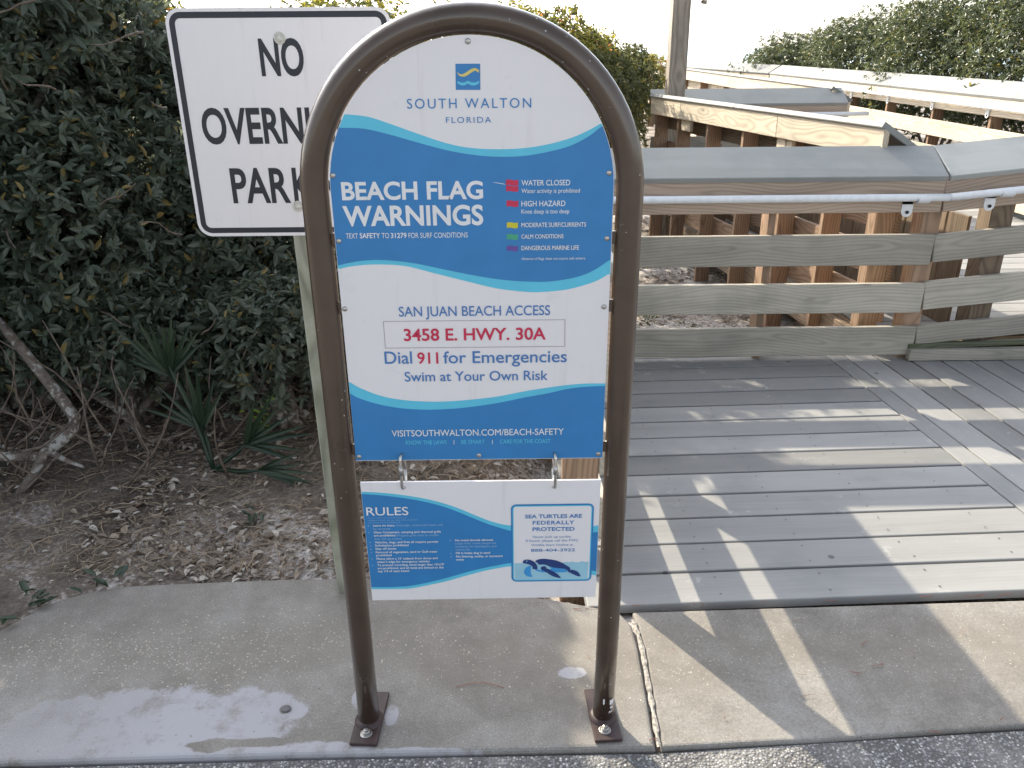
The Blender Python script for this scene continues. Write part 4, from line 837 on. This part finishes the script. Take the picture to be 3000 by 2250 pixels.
# palmetto
def frond(hub, dirs, lens, wid, parent, rs, droop=.12):
    """one fan leaf: narrow pleated blades from a hub"""
    vs, fs, q = [], [], []
    for d, l in zip(dirs, lens):
        d = Vector(d).normalized(); s = d.cross(Vector((.2, -1, .1))).normalized(); u = s.cross(d); b0 = len(vs); n = 6; rv = rs.random()*.85
        for k in range(n+1):
            t = k/n; w = wid*(math.sin(math.pi*min(1, .12+t*.88))**.7)*(1-t*.55)*.5; c = Vector(hub)+d*l*t+Vector((0, 0, -droop*l*t*t*(1-abs(d.z)*.6)))
            vs += [c-s*w+u*w*.5, c, c+s*w+u*w*.5]; q += [rv]*3
        for k in range(n): fs += [(b0+3*k, b0+3*k+1, b0+3*k+4, b0+3*k+3), (b0+3*k+1, b0+3*k+2, b0+3*k+5, b0+3*k+4)]
    o = mesh('frond', vs, fs, M['palm'], parent, False, hub)
    at = o.data.attributes.new('rnd', 'FLOAT', 'POINT'); at.data.foreach_set('value', q); return o
def palmetto(base, fronds, label, seed):
    rs = random.Random(seed); rt = root('palmetto', base, label, 'palm')
    for (hub, a0, a1, n, l, lean) in fronds:
        ds, ls = [], []
        for k in range(n):
            a = R(a0+(a1-a0)*k/(n-1)); ds.append((math.cos(a), lean+rs.uniform(-.15, .15), math.sin(a))); ls.append(l*(.75+.35*rs.random())*(1-.25*abs(2*k/(n-1)-1)))
        frond(hub, ds, ls, .034, rt, rs)
        st = limb_path(base, hub, rs, .05, 6); tube('stem', st, [.011]*5+[.008, .006], M['palm'], rt, 7).data.attributes.new('rnd', 'FLOAT', 'POINT')
    return rt
palmetto((-1.36, 1.62, -.02), [((-1.56, 1.78, .42), 45, 150, 13, .36, -.1), ((-1.20, 1.65, .10), -5, 70, 8, .45, -.15), ((-1.42, 1.72, .16), 60, 150, 8, .42, 0), ((-1.10, 1.5, .04), -15, 30, 6, .32, -.2)], 'dark green fan palmetto under the shrubs left of the sign post', 5)

# dead branch with lichen, and brittle twigs
def deadwood():
    rs = random.Random(3)
    rt = root('dead_branch', (-2.02, 1.42, -.02), 'crooked grey lichen covered branch at the left edge of the undergrowth', 'branch')
    main = [(-2.30, 1.75, .72), (-2.20, 1.72, .58), (-2.06, 1.66, .40), (-1.96, 1.60, .28), (-1.97, 1.57, .22), (-2.10, 1.52, .13), (-2.13, 1.48, .06), (-2.20, 1.42, -.03)]
    tube('limb', main, [.022, .024, .026, .027, .027, .025, .024, .022], M['bark'], rt, 12)
    tube('limb', [(-2.11, 1.52, .12), (-2.30, 1.50, .13), (-2.55, 1.46, .09), (-2.8, 1.4, .02)], [.026, .022, .02, .018], M['bark'], rt, 10)
    tube('limb', [(-2.08, 1.53, .14), (-1.98, 1.50, .10), (-1.90, 1.48, .08)], [.02, .012, .006], M['bark'], rt, 8)
    vs, fs = [], []
    for i in range(46):
        a = Vector((rs.uniform(-2.5, -1.2), rs.uniform(1.35, 2.0), rs.uniform(-.02, .25))); b = a+Vector((rs.uniform(-.35, .45), rs.uniform(-.15, .25), rs.uniform(.1, .6)))
        tube_geo(limb_path(a, b, rs, .18, 6), [.0055*(1-.8*k/6)+.0012 for k in range(7)], 5, True, vs, fs)
    tag(mesh('dry_twigs', vs, fs, M['twig'], None, True, (-1.8, 1.6, 0)), kind='stuff')
    vs, fs = [], []
    for i in range(40):
        a = Vector((rs.uniform(-.95, -.45), rs.uniform(1.5, 2.4), rs.uniform(-.02, .1))); b = a+Vector((rs.uniform(-.25, .25), rs.uniform(-.15, .2), rs.uniform(.05, .32)))
        tube_geo(limb_path(a, b, rs, .2, 6), [.003*(1-.8*k/6)+.0010 for k in range(7)], 5, True, vs, fs)
    tag(mesh('dry_twigs', vs, fs, M['twig'], None, True, (-.7, 1.9, 0)), kind='stuff')
    vs, fs = [], []
    for i in range(22):       # bare twigs showing among the leaves of the hedge
        a = Vector((rs.uniform(-3.0, -1.3), rs.uniform(1.6, 2.4), rs.uniform(.5, 2.1))); b = a+Vector((rs.uniform(-.3, .3), rs.uniform(-.35, -.05), rs.uniform(-.12, .22)))
        tube_geo(limb_path(a, b, rs, .15, 6), [.0045*(1-.8*k/6)+.0012 for k in range(7)], 5, True, vs, fs)
    tag(mesh('bare_twigs', vs, fs, M['twig'], None, True, (-2, 2, 1)), kind='stuff')
    tb = root('tree_trunk', (-2.1, 2.6, -.02), 'dark leaning trunk in the shade above the crooked branch', 'trunk')
    tube('stem', [(-2.05, 2.55, -.05), (-2.10, 2.5, .4), (-2.16, 2.45, .9), (-2.3, 2.4, 1.5)], [.075, .065, .06, .05], M['bark'], tb, 12)
deadwood()

def litter():
    rs = np.random.RandomState(9); n = 13000
    x = rs.uniform(-3.2, .32, n); y = .74+rs.rand(n)**1.3*2.6; keep = (y > .74+np.where(x < -1.35, -.25-(x+1.35)*.3*0, 0)); dens = np.array([noise.noise(Vector((a*1.7, b*1.7, 5))) for a, b in zip(x, y)])
    keep &= rs.rand(n) < np.clip(.66+dens*1.5, .06, 1)
    lim = np.interp(x, [-3.2, -1.9, -1.72, -1.52, -1.4, -.8, -.5, 0, .3], [.25, .28, .48, .67, .71, .74, .745, .66, .60]); keep &= y > lim
    x, y = x[keep], y[keep]; n = len(x)
    z = np.array([ground_h(a, b) for a, b in zip(x, y)])+.004+rs.rand(n)*.012
    an = rs.rand(n)*6.283; D = np.stack([np.cos(an), np.sin(an), rs.normal(size=n)*.25], 1); N = np.stack([rs.normal(size=n)*.35, rs.normal(size=n)*.35, np.ones(n)], 1)
    ln = .014+rs.rand(n)**2*.045
    tag(leaves_mesh('leaf_litter', np.stack([x, y, z], 1), D, N, ln, ln*(.3+.3*rs.rand(n)), rs.rand(n), M['litter'], None, .35), kind='stuff')
    # needles and sticks
    vs, fs = [], []; r = random.Random(8)
    for i in range(2600):
        a = r.uniform(-2.6, .3); b = .76+r.random()**1.4*1.5
        if b < np.interp(a, [-3.2, -1.9, -1.72, -1.52, -1.4, -.8, -.5, 0, .3], [.25, .28, .50, .69, .73, .76, .765, .68, .62]): continue
        l = r.uniform(.04, .15); an = r.uniform(0, 3.14); zz = ground_h(a, b)+.006+r.random()*.014; bow = r.uniform(-.008, .008)
        tube_geo([(a, b, zz), (a+math.cos(an)*l/2-math.sin(an)*bow, b+math.sin(an)*l/2+math.cos(an)*bow, zz+r.uniform(0, .012)), (a+math.cos(an)*l, b+math.sin(an)*l, zz+r.uniform(-.003, .01))], r.choice([.0007, .0007, .0010, .0010, .0020]), 4, False, vs, fs)
    tag(mesh('fallen_needles', vs, fs, M['straw'], None), kind='stuff')
    # litter behind the near railing
    n = 900; x = rs.uniform(.5, 2.4, n); y = rs.uniform(3.3, 8.5, n); z = np.array([ground_h(a, b) for a, b in zip(x, y)])+.006
    an = rs.rand(n)*6.283; D = np.stack([np.cos(an), np.sin(an), rs.normal(size=n)*.3], 1); N = np.stack([rs.normal(size=n)*.35, rs.normal(size=n)*.35, np.ones(n)], 1); ln = .03+rs.rand(n)*.05
    tag(leaves_mesh('leaf_litter', np.stack([x, y, z], 1), D, N, ln, ln*.45, rs.rand(n), M['litter'], None, .35), kind='stuff')
litter()

def sprig(name, label, base, n, ll, h, seed, mat='sprig', spread=.07, cat='plant', group=None):
    rs = np.random.RandomState(seed); rt = root(name, base, label, cat, group)
    t = rs.rand(n); P = np.array(base)+np.stack([rs.normal(size=n)*spread*t, rs.normal(size=n)*spread*t, h*t], 1)
    an = rs.rand(n)*6.283; D = np.stack([np.cos(an), np.sin(an), .4+rs.normal(size=n)*.3], 1); N = np.tile([0, 0, 1.], (n, 1))+rs.normal(size=(n, 3))*.2
    ln = ll*(.6+.6*rs.rand(n)); leaves_mesh('leaves', P, D, N, ln, ln*.38, rs.rand(n)*.9, M[mat], rt, .25, base)
    vs, fs = tube_geo([base, (base[0]+spread*.2, base[1], base[2]+h*.6), (base[0], base[1], base[2]+h)], [.004, .003, .0015], 6); mesh('stem', vs, fs, M['twig'], rt, True, base)
    return rt
sprig('seedling', 'bright yellow green sprig glowing at the right of the palmetto', (-1.12, 1.72, .16), 14, .06, .14, 1, 'sprig', .05)
sprig('seedling', 'small green leafy sprout at the left edge of the kerb', (-1.66, .58, -.01), 16, .075, .07, 2, 'palm', .10)
sprig('seedling', 'single green shoot beside the kerb edge right of the leafy sprout', (-1.50, .70, -.01), 5, .085, .05, 7, 'palm', .04)
sprig('seedling', 'low green tuft in the leaf litter behind the kerb', (-1.02, 1.12, -.02), 12, .05, .06, 3, 'palm', .05)
for i, (x, y, lb) in enumerate([(1.15, 4.05, 'low green weed in the sand behind the railing, nearest the sign'), (1.42, 4.10, 'larger green weed in the sand behind the railing, middle'), (1.62, 4.25, 'green weed in the sand beside the narrow railing post'), (1.28, 4.6, 'faint green weed farther back in the sand behind the railing')]):
    sprig('weed', lb, (x, y, ground_h(x, y)), 40, .05, .10, 20+i, 'leaf2', .12, 'weed', 'weeds in the sand behind the railing')

# small things on the concrete
nd = [(-.10+.155*k/10, .135+.018*math.sin(k/10*math.pi)-.006*k/10, .0035+.003*math.sin(k/10*math.pi)) for k in range(11)]
tag(tube('pine_needle', nd, .0011, M['needle'], None, 6), 'curved red pine needle lying on the kerb between the sign feet', 'pine needle')
bmp = bmesh.new(); bmesh.ops.create_icosphere(bmp, subdivisions=2, radius=1)
for v in bmp.verts: v.co = Vector((v.co.x*.017, v.co.y*.013, v.co.z*.007))*(1+.12*noise.noise(v.co*2.2))
me = bpy.data.meshes.new('pebble'); bmp.to_mesh(me); bmp.free(); pb = link('pebble', me, M['pebble']); pb.location = (-.618, .055, .005)
tag(pb, 'flat dark grey pebble on the white paint patch', 'pebble')
def bits():
    r = random.Random(21); vs, fs = [], []
    for i in range(46):
        x = r.uniform(.3, 2.2); y = .505+x*.026+r.uniform(-.006, .008) if i < 26 else r.uniform(-.1, .45)
        l = r.uniform(.008, .05); an = r.uniform(-.5, .5) if i < 26 else r.uniform(0, 3.14)
        tube_geo([(x, y, .003), (x+math.cos(an)*l, y+math.sin(an)*l*.4, .005)], r.uniform(.0006, .0016), 4, True, vs, fs)
    tag(mesh('plant_debris', vs, fs, M['needle'], None), kind='stuff')
bits()
